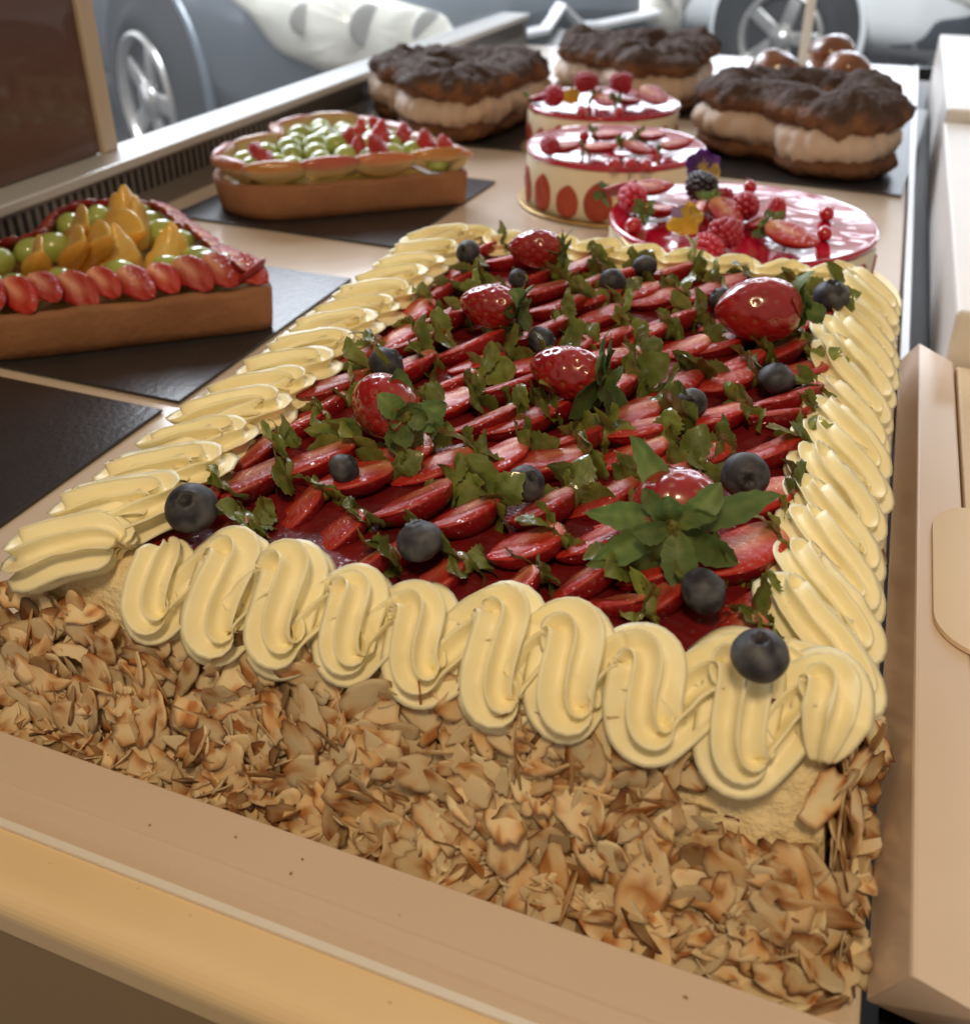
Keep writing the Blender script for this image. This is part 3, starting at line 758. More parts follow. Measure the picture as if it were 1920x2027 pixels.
# ------------------------------------------------------------------ blueberries and whole strawberries on the sheet cake
def blueberry_mb(seed):
    n, m = 26, 36
    r = np.random.default_rng(seed)
    V, F = sphere(1, n, m, sz=.84)
    a = np.arctan2(V[:, 1], V[:, 0]); rad = np.hypot(V[:, 0], V[:, 1])
    z = V[:, 2].copy()
    top = z > 0
    rimr = .33 + .05 * np.cos(5 * a)
    bumpz = np.where(top, .10 * np.exp(-((rad - rimr) / .07) ** 2) - .14 * sm(.30, .16, rad), 0)
    V[:, 2] += bumpz
    V += V * (fbm(V, 2.0, seed) * .05)[:, None]
    c = mixc((0.020, 0.020, 0.030), (0.095, 0.098, 0.115), .45 + 1.3 * fbm(V, 2.2, seed) + .0 * rad)
    c = mixc(c, (0.010, 0.008, 0.012), np.where(top, sm(.30, .1, rad), 0))
    c = mixc(c, (0.03, 0.02, 0.02), np.where(top, .7 * np.exp(-((rad - rimr) / .05) ** 2), 0))
    mb = MB(); mb.add(V * .5, F, c); return mb
bm = [blueberry_mb(k) for k in range(5)]
bmesh_ = []
for b in bm:
    me = b.mesh('blueberry'); me.materials.append(M['blueberry']); bmesh_.append(me)
BL = ['large dusty blueberry on the inner edge of the left cream border near the front corner',
      'blueberry among leaves just behind the front cream border, left of centre',
      'big blueberry resting on the cream at the near right corner',
      'dark blueberry tucked under the largest leafy strawberry cap, near the front right corner',
      'wrinkled dark blueberry in the middle front of the cake, between two berry halves',
      'small blueberry just below the leafy cap of the whole strawberry left of centre',
      'flat glossy blueberry beside the right cream border, behind the largest leafy cap',
      'greyish blueberry right of centre, above the largest leafy strawberry cap',
      'round blueberry with visible crown, just in front of the biggest whole strawberry',
      'blueberry near the left cream border, behind the front left whole strawberry',
      'blueberry half hidden behind the middle whole strawberry with upright leaf',
      'dark blueberry in the middle of the far end of the cake, between glossy berry halves',
      'farthest blueberry, against the far cream border beside the round red cake',
      'blueberry on the far left corner of the cake where the cream borders meet',
      'blueberry peeking out behind the tip of the biggest whole strawberry',
      'blueberry sitting on the far right corner of the cream border',
      'small blueberry in the shade beneath the farthest whole strawberry']
tilt = [(35, 20), (25, 200), (-12, 60), (80, 0), (40, 230), (45, 250), (70, 90), (60, 40), (15, 150), (50, 60), (60, 0), (50, 20), (50, 0), (60, 90), (50, 0), (8, 0), (50, 0)]
for i, (x, y, z, d) in enumerate(DATA['blue']):
    rise = {0: .004, 2: .010, 13: .005, 15: .006}.get(i, .0032); f_ = (.30 - z - rise) / (.30 - z); x *= f_; y *= f_; z += rise; d *= f_
    o = link('blueberry', bmesh_[i % 5], None, None, TR(x, y, z, R(tilt[i][0]) * math.cos(R(tilt[i][1])), R(tilt[i][0]) * math.sin(R(tilt[i][1])), R(47 * i), d * .97))
    tag(o, BL[i], 'blueberry', 'blueberries on the sheet cake')

def whole(key, axis, L, Rr, lab, nsep, sl, sw, reflex, seed, dz=0.0, serr=0.0, cal=None):
    p = DATA['whole'][key][0]
    a = Vector(axis).normalized()
    dz += .003; f_ = (.212 - dz) / .212
    o = empty('strawberry', (p[0] * f_, p[1] * f_, 0.088 + dz)); tag(o, lab, 'strawberry', 'whole strawberries on the sheet cake')
    q = a.to_track_quat('X', 'Z').to_matrix().to_4x4()
    b = obj('fruit', whole_mesh(L, Rr, seed), M['berry'], o, q)
    st = random.getstate(); random.seed(seed * 7 + 1)
    mb = calyx(nsep, sl, sw, reflex=reflex, spread=.42, serr=max(serr, .10), nub=.0030, Lvar=.45)
    m2 = calyx(5, sl * .62, sw * .8, reflex=reflex + .35, spread=.4, serr=.12, nub=.0015, a0=.5)
    off = mb.n
    for V_, C_ in zip(m2.v, m2.c): mb.v.append(V_); mb.c.append(C_)
    mb.f.extend([tuple(q + off for q in f) for f in m2.f]); mb.n += m2.n
    random.setstate(st)
    ca = Vector(cal).normalized() if cal else -a
    obj('leafy_cap', mb, M['leaf'], o, ca.to_track_quat('X', 'Z').to_matrix().to_4x4())
whole('front', (-.10, .86, -.18), .036, .0205, 'whole strawberry with the largest leafy cap facing the viewer, front right of the cake', 9, .032, .0066, .02, 3, dz=.004, serr=.10)
whole('a', (-.80, .42, -.05), .034, .0175, 'whole strawberry left of centre with its leaf star turned to the viewer', 9, .0185, .0058, -.12, 5, dz=.004, cal=(.62, -.62, .25))
whole('b', (-1, .12, .02), .037, .0160, 'shiny whole strawberry in the middle with one leaf standing upright', 7, .026, .0080, .0, 8, dz=.002)
whole('c', (-.95, .05, -.02), .034, .0150, 'whole strawberry with short leaves, between the middle one and the left cream border', 8, .0180, .0058, -.1, 9, dz=.002)
whole('d', (-.90, -.25, .02), .033, .0150, 'farthest whole strawberry at the back edge of the sheet cake', 8, .0185, .0054, .0, 12, dz=.003)
whole('e', (-.90, -.38, -.02), .045, .0218, 'biggest whole strawberry, lying with its tip to the left near the far right corner', 8, .0220, .0072, .0, 15, dz=.005)

# ------------------------------------------------------------------ heart shapes
def heart(c=.185, k=.055, r=.065, n=40):
    D = math.hypot(c, k); phi = math.pi - math.atan2(k, c); al = phi - math.asin(r / D)
    tl = math.sqrt(D * D - r * r)
    tp = (tl * math.cos(al), tl * math.sin(al))
    s = math.sqrt(r * r - k * k)
    a0 = al - math.pi / 2; a1 = math.pi + math.atan2(k, s)
    up = [(tp[0] * t, tp[1] * t) for t in np.linspace(0, 1, n // 2)[:-1]]
    up += [(-c + r * math.cos(a), k + r * math.sin(a)) for a in np.linspace(a0, a1, n)]
    lo = [(x, -y) for x, y in up[::-1]][1:-1]
    P = np.array(up + lo)
    # resample
    d = np.r_[0, np.cumsum(np.linalg.norm(np.diff(np.r_[P, P[:1]], axis=0), axis=1))]
    Q = np.r_[P, P[:1]]
    t = np.linspace(0, d[-1], 161)[:-1]
    S = np.stack([np.interp(t, d, Q[:, 0]), np.interp(t, d, Q[:, 1])], 1)
    for _ in range(14):
        S = (np.roll(S, 1, 0) + 2 * S + np.roll(S, -1, 0)) / 4
    return S
def inset(P, d):
    T = np.roll(P, -1, 0) - np.roll(P, 1, 0); T /= np.linalg.norm(T, axis=1)[:, None]
    Nn = np.stack([-T[:, 1], T[:, 0]], 1)
    return P + Nn * d
def inside(P, q):
    x, y = q; c = False; j = len(P) - 1
    for i in range(len(P)):
        if (P[i][1] > y) != (P[j][1] > y) and x < (P[j][0] - P[i][0]) * (y - P[i][1]) / (P[j][1] - P[i][1]) + P[i][0]: c = not c
        j = i
    return c
HP = heart()
def heart_tart(loc, rz, lab):
    t = empty('fruit_tart', loc, rz); tag(t, lab, 'tart', 'heart shaped fruit tarts')
    prof = [(0.004, 0.0), (0.0015, .001), (0.0, .008), (-0.0025, .030), (-0.001, .0335), (.002, .0345), (.005, .033), (.0065, .027), (.02, .0255)]
    rings = []
    for d, z in prof:
        P = inset(HP, d); V = np.c_[P, np.full(len(P), z)]
        V[:, :2] += (fbm(V, 45, 3) * .0022)[:, None] * np.ones(2); V[:, 2] += np.where(z > .02, fbm(V, 70, 8) * .003, 0)
        rings.append(V)
    mb = MB(); mb.add(*loft(rings)); obj('crust', mb, M['crust'], t)
    P = inset(HP, .006); mb = MB(); V = np.c_[P, np.full(len(P), .0275)]; c_ = np.array([[-.12, 0, .0275]])
    mb.add(*loft([np.c_[P, np.full(len(P), .024)], V])); obj('custard_filling', mb, M['custard'], t)
    return t
slice_vars = [half_mesh(40 + k, L=.034, W=.0140, D=.0075, pale=.6).mesh('strawberry_slice') for k in range(4)]
for m_ in slice_vars: m_.materials.append(M['halfberry'])
def grape_me():
    V, F = sphere(.0112, 12, 18); V[:, 0] *= 1.15; V[:, 2] *= .95
    b = MB(); b.add(V, F); me = b.mesh('grape'); me.materials.append(M['grape']); return me
grape = grape_me()
def wedge_mb(L, H, W, cin, cout, bendr=.35):
    rings = []; cols = []
    n = 18; 
    for i in range(n):
        t = -1 + 2 * i / (n - 1); s = max(.04, (1 - t * t) ** .6)
        x = L / 2 * t; z0 = -bendr * L * .35 * t * t
        ring = []; cc = []
        for j in range(16):
            a = 2 * math.pi * j / 16
            y = W * s * math.cos(a) * (1 if math.sin(a) < 0 else .35); z = H * s * math.sin(a)
            ring.append((x, y, z - z0 * -1)); cc.append(mixc(cin, cout, np.array(sm(-.2, -.8, math.sin(a)))))
        rings.append(ring); cols.append(cc)
    mb = MB(); V, F = loft(rings); V += fbm(V, 120, 2)[:, None] * .0012
    mb.add(V, F, np.array(cols).reshape(-1, 3)); return mb

# tart with mango and strawberries
T1L = (-0.383, 0.574, 0.003); T1R = R(2)
t1 = heart_tart(T1L, T1R, 'heart shaped tart with strawberry slices round the rim, grapes and mango wedges in the middle')
rim = inset(HP, .013); d = np.r_[0, np.cumsum(np.linalg.norm(np.diff(np.r_[rim, rim[:1]], axis=0), axis=1))]
ns_ = 40
for i in range(ns_):
    k = int(160 * i / ns_); p = rim[k]; q = rim[(k + 1) % 160]
    ang = math.atan2(q[1] - p[1], q[0] - p[0])
    # slices lie like shingles along the rim, tips pointing down and outwards
    T_ = Vector((math.cos(ang), math.sin(ang), 0)); O_ = Vector((math.sin(ang), -math.cos(ang), 0))
    ax = (T_ * .62 + O_ * random.uniform(.5, .75) + Vector((0, 0, random.uniform(-.5, -.35)))).normalized()
    nz = (Vector((0, 0, .8)) - T_ * random.uniform(.35, .6) + O_ * .15); nz = (nz - ax * nz.dot(ax)).normalized(); ny = nz.cross(ax)
    Mx = Matrix((ax, ny, nz)).transposed().to_4x4(); Mx.translation = Vector((p[0], p[1], .046 + random.uniform(-.002, .002))) - ax * .014
    Mx = Mx @ Matrix.Scale(random.uniform(.85, 1.12), 4)
    link('strawberry_slice', random.choice(slice_vars), None, t1, Mx)
rg = inset(HP, .034)
for i in range(22):
    k = int(160 * i / 22); p = rg[k]
    if p[0] > -.028: continue
    link('grape', grape, None, t1, TR(p[0] + random.uniform(-.002, .002), p[1], .0405 + random.uniform(0, .003), 0, 0, random.random() * 6, random.uniform(.95, 1.15)))
for (x, y) in ((-.060, .006), (-.073, -.010), (-.072, .012), (-.20, 0), (-.205, -.012)):
    link('grape', grape, None, t1, TR(x, y, .041, 0, 0, random.random() * 6, 1.05))
wm = []
for k in range(3):
    b = wedge_mb(.056 + .006 * k, .0165, .0105, (0.94, 0.68, 0.20), (0.90, 0.50, 0.10)); me = b.mesh('mango_wedge'); me.materials.append(M['peach']); wm.append(me)
# mango chunks: pointed pieces standing up
def chunk(seed):
    r = np.random.default_rng(seed); rings = []
    for t in np.linspace(0, 1, 10):
        s = (1 - t ** 1.6) * .9 + .1
        a = np.linspace(0, 2 * math.pi, 14, endpoint=False)
        rr = .020 * s * (1 + .12 * np.sin(3 * a + seed) + .08 * r.standard_normal(14))
        rings.append(np.stack([rr * np.cos(a) + .004 * t, .62 * rr * np.sin(a), np.full(14, .040 * t)], 1))
    mb = MB(); V, F = loft(rings); V += fbm(V, 130, seed)[:, None] * .002
    mb.add(V, F, mixc((.90, .56, .10), (.95, .72, .26), .5 + fbm(V, 80, seed))); me = mb.mesh('mango_chunk'); me.materials.append(M['peach']); return me
ch = [chunk(k) for k in range(3)]
inv = (Matrix.Translation(T1L) @ Matrix.Rotation(T1R, 4, 'Z')).inverted()
def t1loc(x, y): v = inv @ Vector((x, y, 0)); return v.x, v.y
for (x, y, z, rx, ry, rz, k, kind) in ((-.549, .522, .052, 25, 40, 150, 0, 'w'), (-.535, .545, .054, 25, 38, 155, 1, 'w'), (-.522, .553, .056, 25, 38, 158, 2, 'w'), (-.565, .585, .055, 25, 30, 150, 1, 'w'), (-.530, .590, .054, 20, 25, 165, 2, 'w'), (-.56, .62, .055, 20, 35, 150, 0, 'w'),
                                     (-.508, .555, .036, -5, 0, 20, 0, 'c'), (-.478, .575, .034, 0, 8, 60, 1, 'c'), (-.528, .607, .040, 4, -6, 110, 2, 'c'), (-.540, .612, .046, 0, -4, 70, 1, 'c')):
    lx, ly = t1loc(x, y)
    link('mango_wedge' if kind == 'w' else 'mango_chunk', (wm if kind == 'w' else ch)[k], None, t1, TR(lx, ly, z, R(rx), R(ry), R(rz), .9 if kind == 'c' else 1))

# tart with apple slices and grapes
t2 = heart_tart((-0.368, 0.917, 0.003), R(2), 'heart shaped tart with apple slices round the rim, green grapes and small strawberry pieces')
am = []
for k in range(3):
    b = wedge_mb(.064, .0145, .0095, (0.80, 0.68, 0.42), ((0.62, 0.20, 0.07), (0.60, 0.26, 0.06), (0.55, 0.12, 0.07))[k], .25); me = b.mesh('apple_slice'); me.materials.append(M['peach']); am.append(me)
rim = inset(HP, .011)
for i in range(14):
    k = int(160 * (i + .5) / 14); p = rim[k]; q = rim[(k + 2) % 160]; p0 = rim[(k - 2) % 160]
    ang = math.atan2(q[1] - p0[1], q[0] - p0[0])
    link('apple_slice', am[i % 3], None, t2, TR(p[0], p[1], .0425 + random.uniform(-.001, .003)) @ Matrix.Rotation(ang + math.pi + R(random.uniform(-8, 8)), 4, 'Z') @ Matrix.Rotation(R(random.uniform(138, 156)), 4, 'X'))
pts = []
for tr_ in range(4000):
    q = (random.uniform(-.25, -.02), random.uniform(-.12, .12))
    if inside(inset(HP, .026), q) and all((q[0] - a) ** 2 + (q[1] - b) ** 2 > .0225 ** 2 for a, b in pts): pts.append(q)
def dice(seed):
    r = np.random.default_rng(seed); rings = []
    for t in np.linspace(0, 1, 7):
        a = np.linspace(0, 2 * math.pi, 9, endpoint=False); rr = .0075 * (1 - .8 * t ** 1.3) * (1 + .18 * r.standard_normal(9))
        rings.append(np.stack([rr * np.cos(a), rr * np.sin(a), np.full(9, .014 * t)], 1))
    mb = MB(); V, F = loft(rings); mb.add(V, F, (.48, .025, .03)); me = mb.mesh('strawberry_piece'); me.materials.append(M['halfberry']); return me
dc = [dice(k) for k in range(3)]
for i, (x, y) in enumerate(pts):
    hgt = .041 + .010 * math.exp(-(((x + .13) / .07) ** 2 + (y / .06) ** 2))
    link('grape', grape, None, t2, TR(x, y, hgt, 0, 0, random.random() * 6, random.uniform(1.0, 1.2)))
    if i % 3 == 0:
        link('strawberry_piece', random.choice(dc), None, t2, TR(x + .009, y + .007, hgt + .002, R(random.uniform(-25, 25)), R(random.uniform(-25, 25)), random.random() * 6, random.uniform(1.3, 1.9)))

# ------------------------------------------------------------------ round strawberry cakes
def disc_mb(r, z0, z1, n=72, b=.0015): mb = MB(); mb.add(*cyl(r, r, z0, z1, n, b)); return mb
side_half = [half_mesh(70 + k, L=.037, W=.0150, D=.009, pale=.25).mesh('strawberry_half') for k in range(3)]
M['sideberry'] = mat('side_strawberry', (0.40, 0.07, 0.035), rough=0.55, var=(60, .6, (.33, .04, .02)), objvar=.15, spec=.3)
for m_ in side_half: m_.materials.append(M['sideberry'])
def round_cake(x, y, r, h, lab, nh, board=True, blab=None, br=.125):
    o = empty('round_cake', (x, y, .0035)); tag(o, lab, 'cake', 'round cakes with red glaze')
    mb = MB(); mb.add(*cyl(r, r, 0, h - .0035, 96, .001)); obj('mousse_side', mb, M['mousse'], o)
    rings = []
    n = 144; a = np.linspace(0, 2 * math.pi, n, endpoint=False)
    drip = np.maximum(0, vnoise(np.stack([np.cos(a) * 9, np.sin(a) * 9, 0 * a], -1), 1, 5)) ** 2 * .03
    for rr, z, dr in ((r + .0008, h - .0050, 1), (r + .0012, h - .002, .3), (r - .0004, h, 0), (r - .003, h - .0006, 0), (r * .6, h - .0004, 0), (r * .2, h - .0002, 0)):
        rings.append(np.stack([rr * np.cos(a), rr * np.sin(a), z - drip * dr], 1))
    mb = MB(); mb.add(*loft(rings)); obj('red_glaze_top', mb, M['red_glaze'], o)
    for k in range(nh):
        t = 2 * math.pi * k / nh
        A = Matrix.Rotation(t, 4, 'Z') @ TR(r + .0005, 0, .001) @ Matrix(((0, 0, 1, 0), (0, 1, 0, 0), (1, 0, 0, 0), (0, 0, 0, 1))) @ Matrix.Rotation(R(random.uniform(-6, 6)), 4, 'Z')
        # cut face looks outwards, tip up, pressed into the side
        link('strawberry_half', random.choice(side_half), None, o, A @ Matrix.Diagonal((random.uniform(.85, 1.12), random.uniform(1.0, 1.2), 1, 1)))
    if blab:
        b = MB(); b.add(*cyl(br, br, 0, .002, 80, .0005)); c = obj('round_board', b, M['gold'], None, TR(x, y, .0006 + (0.0008 if br < .12 else 0)), smooth=False); tag(c, blab, 'cake board', 'gold round boards')
H3 = .054
round_cake(-0.0875, 0.790, .1035, H3, 'nearest round cake with mirror red glaze, raspberries and pansies on top', 18, True, 'gold round board under the nearest round red cake', .130)
round_cake(-0.2425, 0.992, .0895, H3, 'middle round cake with red glaze and strawberry halves showing in its cream side', 17, True, 'gold round board under the middle round red cake', .098)
round_cake(-0.3105, 1.195, .0900, H3, 'farthest round cake with red glaze, standing behind the middle one', 17, True, 'gold round board under the farthest round red cake', .0975)
ZT = .0035 + H3 - .0004

def rasp_mesh(mat_, name, r=.0088, h=.017, seed=0):
    rg_ = np.random.default_rng(seed); mb = MB()
    rows = 6
    for i in range(rows):
        t = (i + .3) / rows; rr = r * math.sqrt(max(0.02, 1 - (max(0, t - .25) / .78) ** 2)) * .82
        n = max(3, int(2 * math.pi * rr / .0042))
        for j in range(n):
            a = 2 * math.pi * (j + .5 * (i % 2)) / n
            V, F = sphere(.0025, 6, 8)
            mb.add(V * rg_.uniform(.9, 1.1) + np.array([rr * math.cos(a), rr * math.sin(a), h * t]), F)
    V, F = sphere(.0025, 6, 8); mb.add(V + np.array([0, 0, h * .98]), F)
    V, F = cyl(r * .62, r * .45, .001, h * .85, 12); mb.add(V, F)
    me = mb.mesh(name); me.materials.append(mat_); return me
raspm = rasp_mesh(M['raspberry'], 'raspberry'); blackm = rasp_mesh(M['blackberry'], 'blackberry', .010, .017, 4)
def currant_me():
    mb = MB(); V, F = sphere(.0046, 12, 16); mb.add(V, F); V, F = sphere(.0009, 5, 8); mb.add(V * np.array([1, 1, 1.6]) + np.array([0, 0, .0047]), F)
    me = mb.mesh('red_currant'); me.materials.append(M['currant']); return me
curm = currant_me()
tl_half = [half_mesh(90 + k, L=.034, W=.012, D=.011, pale=.8).mesh('strawberry_half') for k in range(3)]
for m_ in tl_half: m_.materials.append(M['halfberry'])
dry_vars = [calyx(7, .0115, .0036, reflex=.2, spread=.4).mesh('calyx') for k in range(4)]
for m_ in dry_vars: m_.materials.append(M['leaf'])
def put_rasp(p, lab, grp, rx=0, rz=0, s=1.0, me=None, nm='raspberry', dz=0):
    side = abs(rx) > 60
    o = link(nm, me or raspm, None, None, TR(p[0], p[1], ZT + (0.0095 * s if side else -.0005) + dz, R(rx), 0, R(rz), s)); return tag(o, lab, nm, grp)
def put_cur(p, lab, grp, s=1.0, dz=0): 
    o = link('red_currant', curm, None, None, TR(p[0], p[1], ZT + .0042 * s + dz, R(random.uniform(-60, 60)), R(random.uniform(-60, 60)), 0, s)); return tag(o, lab, 'currant', grp)
def put_half(p, lab, grp, rz, ry=0, rx=0, s=1.0, dz=.011, cal=True, face=0):
    o = empty('strawberry_half', (p[0], p[1], ZT + dz)); tag(o, lab, 'strawberry half', grp)
    Mx = Matrix.Rotation(R(rz), 4, 'Z') @ Matrix.Rotation(R(ry), 4, 'Y') @ Matrix.Rotation(R(rx), 4, 'X') @ Matrix.Scale(s, 4) @ Matrix.Translation((-.015, 0, 0))
    f = link('fruit', random.choice(tl_half), None, o, Mx)
    if cal: link('calyx', random.choice(dry_vars), None, o, Mx @ TR(0, 0, -.003, random.random() * 6, 0, math.pi))
def flower(p, lab, cols, s, tilt_, rz, grp, dz=.008):
    o = empty('pansy', (p[0], p[1], ZT + dz)); tag(o, lab, 'flower', grp)
    for k, a in enumerate((90, 150, 30, 215, 325)):
        n, m = 8, 9; V = []; C = []
        for i in range(n + 1):
            t = i / n
            for j in range(m):
                q = (2 * j / (m - 1) - 1); ww = .66 * math.sin(math.pi * (.10 + .70 * t)) ** .8
                x = t * 1.0 - .30 * q * q * t; y = ww * q; z = .12 * math.sin(5 * q + k) * t + .10 * t * t + k * .012
                V.append((x, y, z)); C.append(mixc(cols[k % len(cols)], cols[-1], np.array(sm(.32, .08, t))))
        F = [(i * m + j, i * m + j + 1, (i + 1) * m + j + 1, (i + 1) * m + j) for i in range(n) for j in range(m - 1)]
        mb = MB(); mb.add(np.array(V) * s, F, np.array(C))
        obj('petal', mb, M['petal'], o, Matrix.Rotation(R(rz), 4, 'Z') @ Matrix.Rotation(R(tilt_), 4, 'X') @ Matrix.Rotation(R(a), 4, 'Z'))
t3 = DATA['t3']; g3 = 'fruit and flowers on the nearest round cake'
put_half(t3['half_left'], 'pale cut strawberry half with leaves at the left edge of the nearest round cake', g3, -20, -22, -10)
put_rasp(t3['rasp_a'], 'large raspberry at the left of the nearest round cake, by the pale cut half', g3, 75, 20, 1.25)
put_cur(t3['cur_a'], 'red currant near the left rim of the nearest round cake, below the large raspberry', g3, 1.35)
put_half(t3['cap'], 'strawberry half with bright green leafy cap beside the purple and yellow flower', g3, 60, 10, 0)
put_half(t3['half_b'], 'strawberry half lying at the back left of the nearest round cake, behind the raspberry', g3, 10, -5, 20)
put_rasp(t3['black'], 'single blackberry in front of the dark purple pansy', g3, 80, 60, 1.15, blackm, 'blackberry', .006)
flower(t3['pansy'], 'dark purple pansy at the back of the nearest round cake', ((.10, .025, .22), (.07, .018, .16), (.12, .03, .25), (.09, .02, .20), (.5, .4, .12)), .0165, 62, 25, g3, .018)
flower(t3['viola'], 'lilac and yellow pansy at the front left of the nearest round cake', ((.62, .42, .04), (.30, .22, .42), (.60, .42, .05), (.70, .46, .03), (.70, .42, .02)), .0145, 55, -15, g3, .012)
put_half(t3['piece'], 'red strawberry half with leaf between the blackberry and the lilac flower', g3, -100, 15, 30)
put_half(t3['half_c'], 'strawberry half with pale stripe leaning in the middle of the berry heap', g3, -40, 20, 25, 1.05, .014)
put_rasp(t3['rasp_c'], 'hollow raspberry at the front middle of the berry heap', g3, 72, -30, 1.2)
put_rasp(t3['rasp_d'], 'dark raspberry lowest in the heap, near the cream border of the sheet cake', g3, 85, 50, 1.05)
put_rasp(t3['rasp_e'], 'raspberry at the back of the heap, right of the pale striped half', g3, 70, 10, 1.2)
put_rasp(t3['rasp_f'], 'small raspberry standing behind the heap, right of the purple pansy', g3, 10, 0, .95)
put_cur(t3['cur_b'], 'upright red currant at the back of the nearest round cake, alone on the shiny glaze', g3, 1.25, .003)
put_rasp(t3['cur_c'], 'slim upright raspberry behind the long leafy cut strawberry', g3, 0, 0, .82)
put_half(t3['rasp_g'], 'round red strawberry half in the heap, left of the leafy long half', g3, 150, 25, -20, .9)
put_half(t3['half_d'], 'large cut strawberry half with long leaves, right end of the berry heap', g3, -22, 8, 18, 1.25, .013)
put_cur(t3['cur_d'], 'red currant on bare glaze at the right, the farther of the two there', g3, 1.3)
put_cur(t3['cur_e'], 'red currant on bare glaze at the right, the nearer of the two there', g3, 1.25)
t2d = DATA['t2']; g2 = 'fruit on the middle round cake'
for k, rz, ry, lab in (('half_a', 15, -8, 'leftmost of the four dark leafed strawberry halves in a row on the middle round cake'),
                       ('half_b', 10, -5, 'second from the left of four dark leafed strawberry halves on the middle round cake'),
                       ('half_c', -20, 10, 'third from the left of four dark leafed strawberry halves on the middle round cake'),
                       ('half_d', 20, -10, 'rightmost of the four dark leafed strawberry halves on the middle round cake'),
                       ('half_e', -15, -6, 'pale cut strawberry half at the back left of the middle round cake'),
                       ('half_f', -30, -6, 'pale cut strawberry half at the back right of the middle round cake')):
    put_half(t2d[k], lab, g2, rz, ry, 10, .95)
for k, lab in (('cur_a', 'left one of three red currants at the front rim of the middle round cake'), ('cur_b', 'middle one of three red currants at the front rim of the middle round cake'),
               ('cur_c', 'right one of three red currants at the front rim of the middle round cake'), ('cur_d', 'red currant at the back left of the middle round cake'), ('cur_e', 'red currant at the back right of the middle round cake')):
    put_cur(t2d[k], lab, g2, 1.2)
put_rasp(t2d['rasp_a'], 'raspberry at the left rim of the middle round cake', g2, 80, 30, 1.0)
t1d = DATA['t1']; g1 = 'fruit and flowers on the farthest round cake'
put_half(t1d['half_c'], 'cut strawberry half with green leaf over the left rim of the farthest round cake', g1, -10, -18, 0)
put_half(t1d['half_a'], 'strawberry half in the middle of the farthest round cake', g1, -30, 10, 25)
put_half(t1d['half_b'], 'long pale cut strawberry half at the right of the farthest round cake', g1, -30, 12, 30, 1.3, .014, False)
put_half(t1d['cap'], 'leafy strawberry half in front of the far raspberry on the farthest round cake', g1, 50, 10, 0)
put_rasp(t1d['rasp_a'], 'bright raspberry at the left front of the farthest round cake', g1, 70, 20, 1.3)
put_rasp(t1d['rasp_b'], 'raspberry at the back left of the farthest round cake', g1, 75, 80, 1.3, dz=.006)
put_rasp(t1d['rasp_c'], 'raspberry at the back right of the farthest round cake', g1, 75, -60, 1.3, dz=.006)
put_cur(t1d['cur_a'], 'red currant at the front rim of the farthest round cake, under the yellow flower', g1, 1.2)
put_cur(t1d['cur_b'], 'red currant at the front rim of the farthest round cake, right of the middle', g1, 1.2)
flower(t1d['viola'], 'small yellow pansy beside the bright raspberry on the farthest round cake', ((.62, .42, .04), (.66, .45, .05), (.60, .42, .05), (.70, .46, .03), (.70, .42, .02)), .011, 60, 0, g1, .012)

# ------------------------------------------------------------------ choux hearts with praline cream
def tube_heart(P, rad, rz_, z0, nr=28, lump=.0, seed=0, lumps=0.0, nl=0):
    T = np.roll(P, -1, 0) - np.roll(P, 1, 0); T /= np.linalg.norm(T, axis=1)[:, None]
    Nn = np.stack([T[:, 1], -T[:, 0]], 1)
    a = np.linspace(0, 2 * math.pi, nr, endpoint=False)
    V = np.zeros((len(P) + 1, nr, 3))
    idx = np.arange(len(P))
    rr = rad * (1 + lumps * np.abs(np.sin(math.pi * nl * idx / len(P))))
    for i in range(len(P) + 1):
        k = i % len(P)
        V[i, :, 0] = P[k, 0] + Nn[k, 0] * rr[k] * np.cos(a); V[i, :, 1] = P[k, 1] + Nn[k, 1] * rr[k] * np.cos(a)
        V[i, :, 2] = z0 + rz_ * np.sin(a) * (rr[k] / rad)
    n = (fbm(V, 42, seed, 4) + .35 * fbm(V, 170, seed + 3, 2)) * lump
    ctr = np.zeros_like(V); 
    for i in range(len(P) + 1):
        k = i % len(P); ctr[i] = (P[k, 0], P[k, 1], z0)
    D = V - ctr; D /= np.linalg.norm(D, axis=2)[..., None] + 1e-9
    return V + D * n[..., None]
def choux_heart(x, y, rz, s, lab, seed):
    o = empty('cream_heart', (x, y, .003), rz); tag(o, lab, 'pastry', 'choux hearts filled with praline cream')
    P = inset(heart(.170, .056, .070), .034) * s + np.array([.12, 0]) * s
    V = tube_heart(P, .034 * s, .014, .013, lump=.010, seed=seed); mb = MB(); VV, F = loft(V, caps=False)
    mb.add(VV, F, mixc((.22, .095, .04), (.10, .04, .02), .5 + fbm(VV, 50, seed))); obj('pastry_base', mb, M['choux'], o)
    V = tube_heart(P, .0335 * s, .022, .036, lump=.010, seed=seed + 3, lumps=.09, nl=37); mb = MB(); VV, F = loft(V, caps=False); mb.add(VV, F); obj('cream_filling', mb, M['praline'], o)
    V = tube_heart(P, .0345 * s, .019, .066, lump=.017, seed=seed + 5, lumps=.10, nl=7); VV, F = loft(V, caps=False)
    hgt = sm(.058, .074, VV[:, 2] + .02 * fbm(VV, 70, seed + 9))
    c = mixc(mixc((.30, .135, .06), (.17, .07, .035), .5 + fbm(VV, 40, seed)), (.085, .050, .038), hgt)
    c = mixc(c, (.15, .115, .105), sm(.15, .5, fbm(VV, 110, seed + 2)) * hgt * .8)
    mb = MB(); mb.add(VV, F, c); obj('pastry_top', mb, M['choux'], o)
choux_heart(-0.062, 1.262, R(57), 1.0, 'cocoa dusted choux heart with praline cream, nearest the white covers', 21)
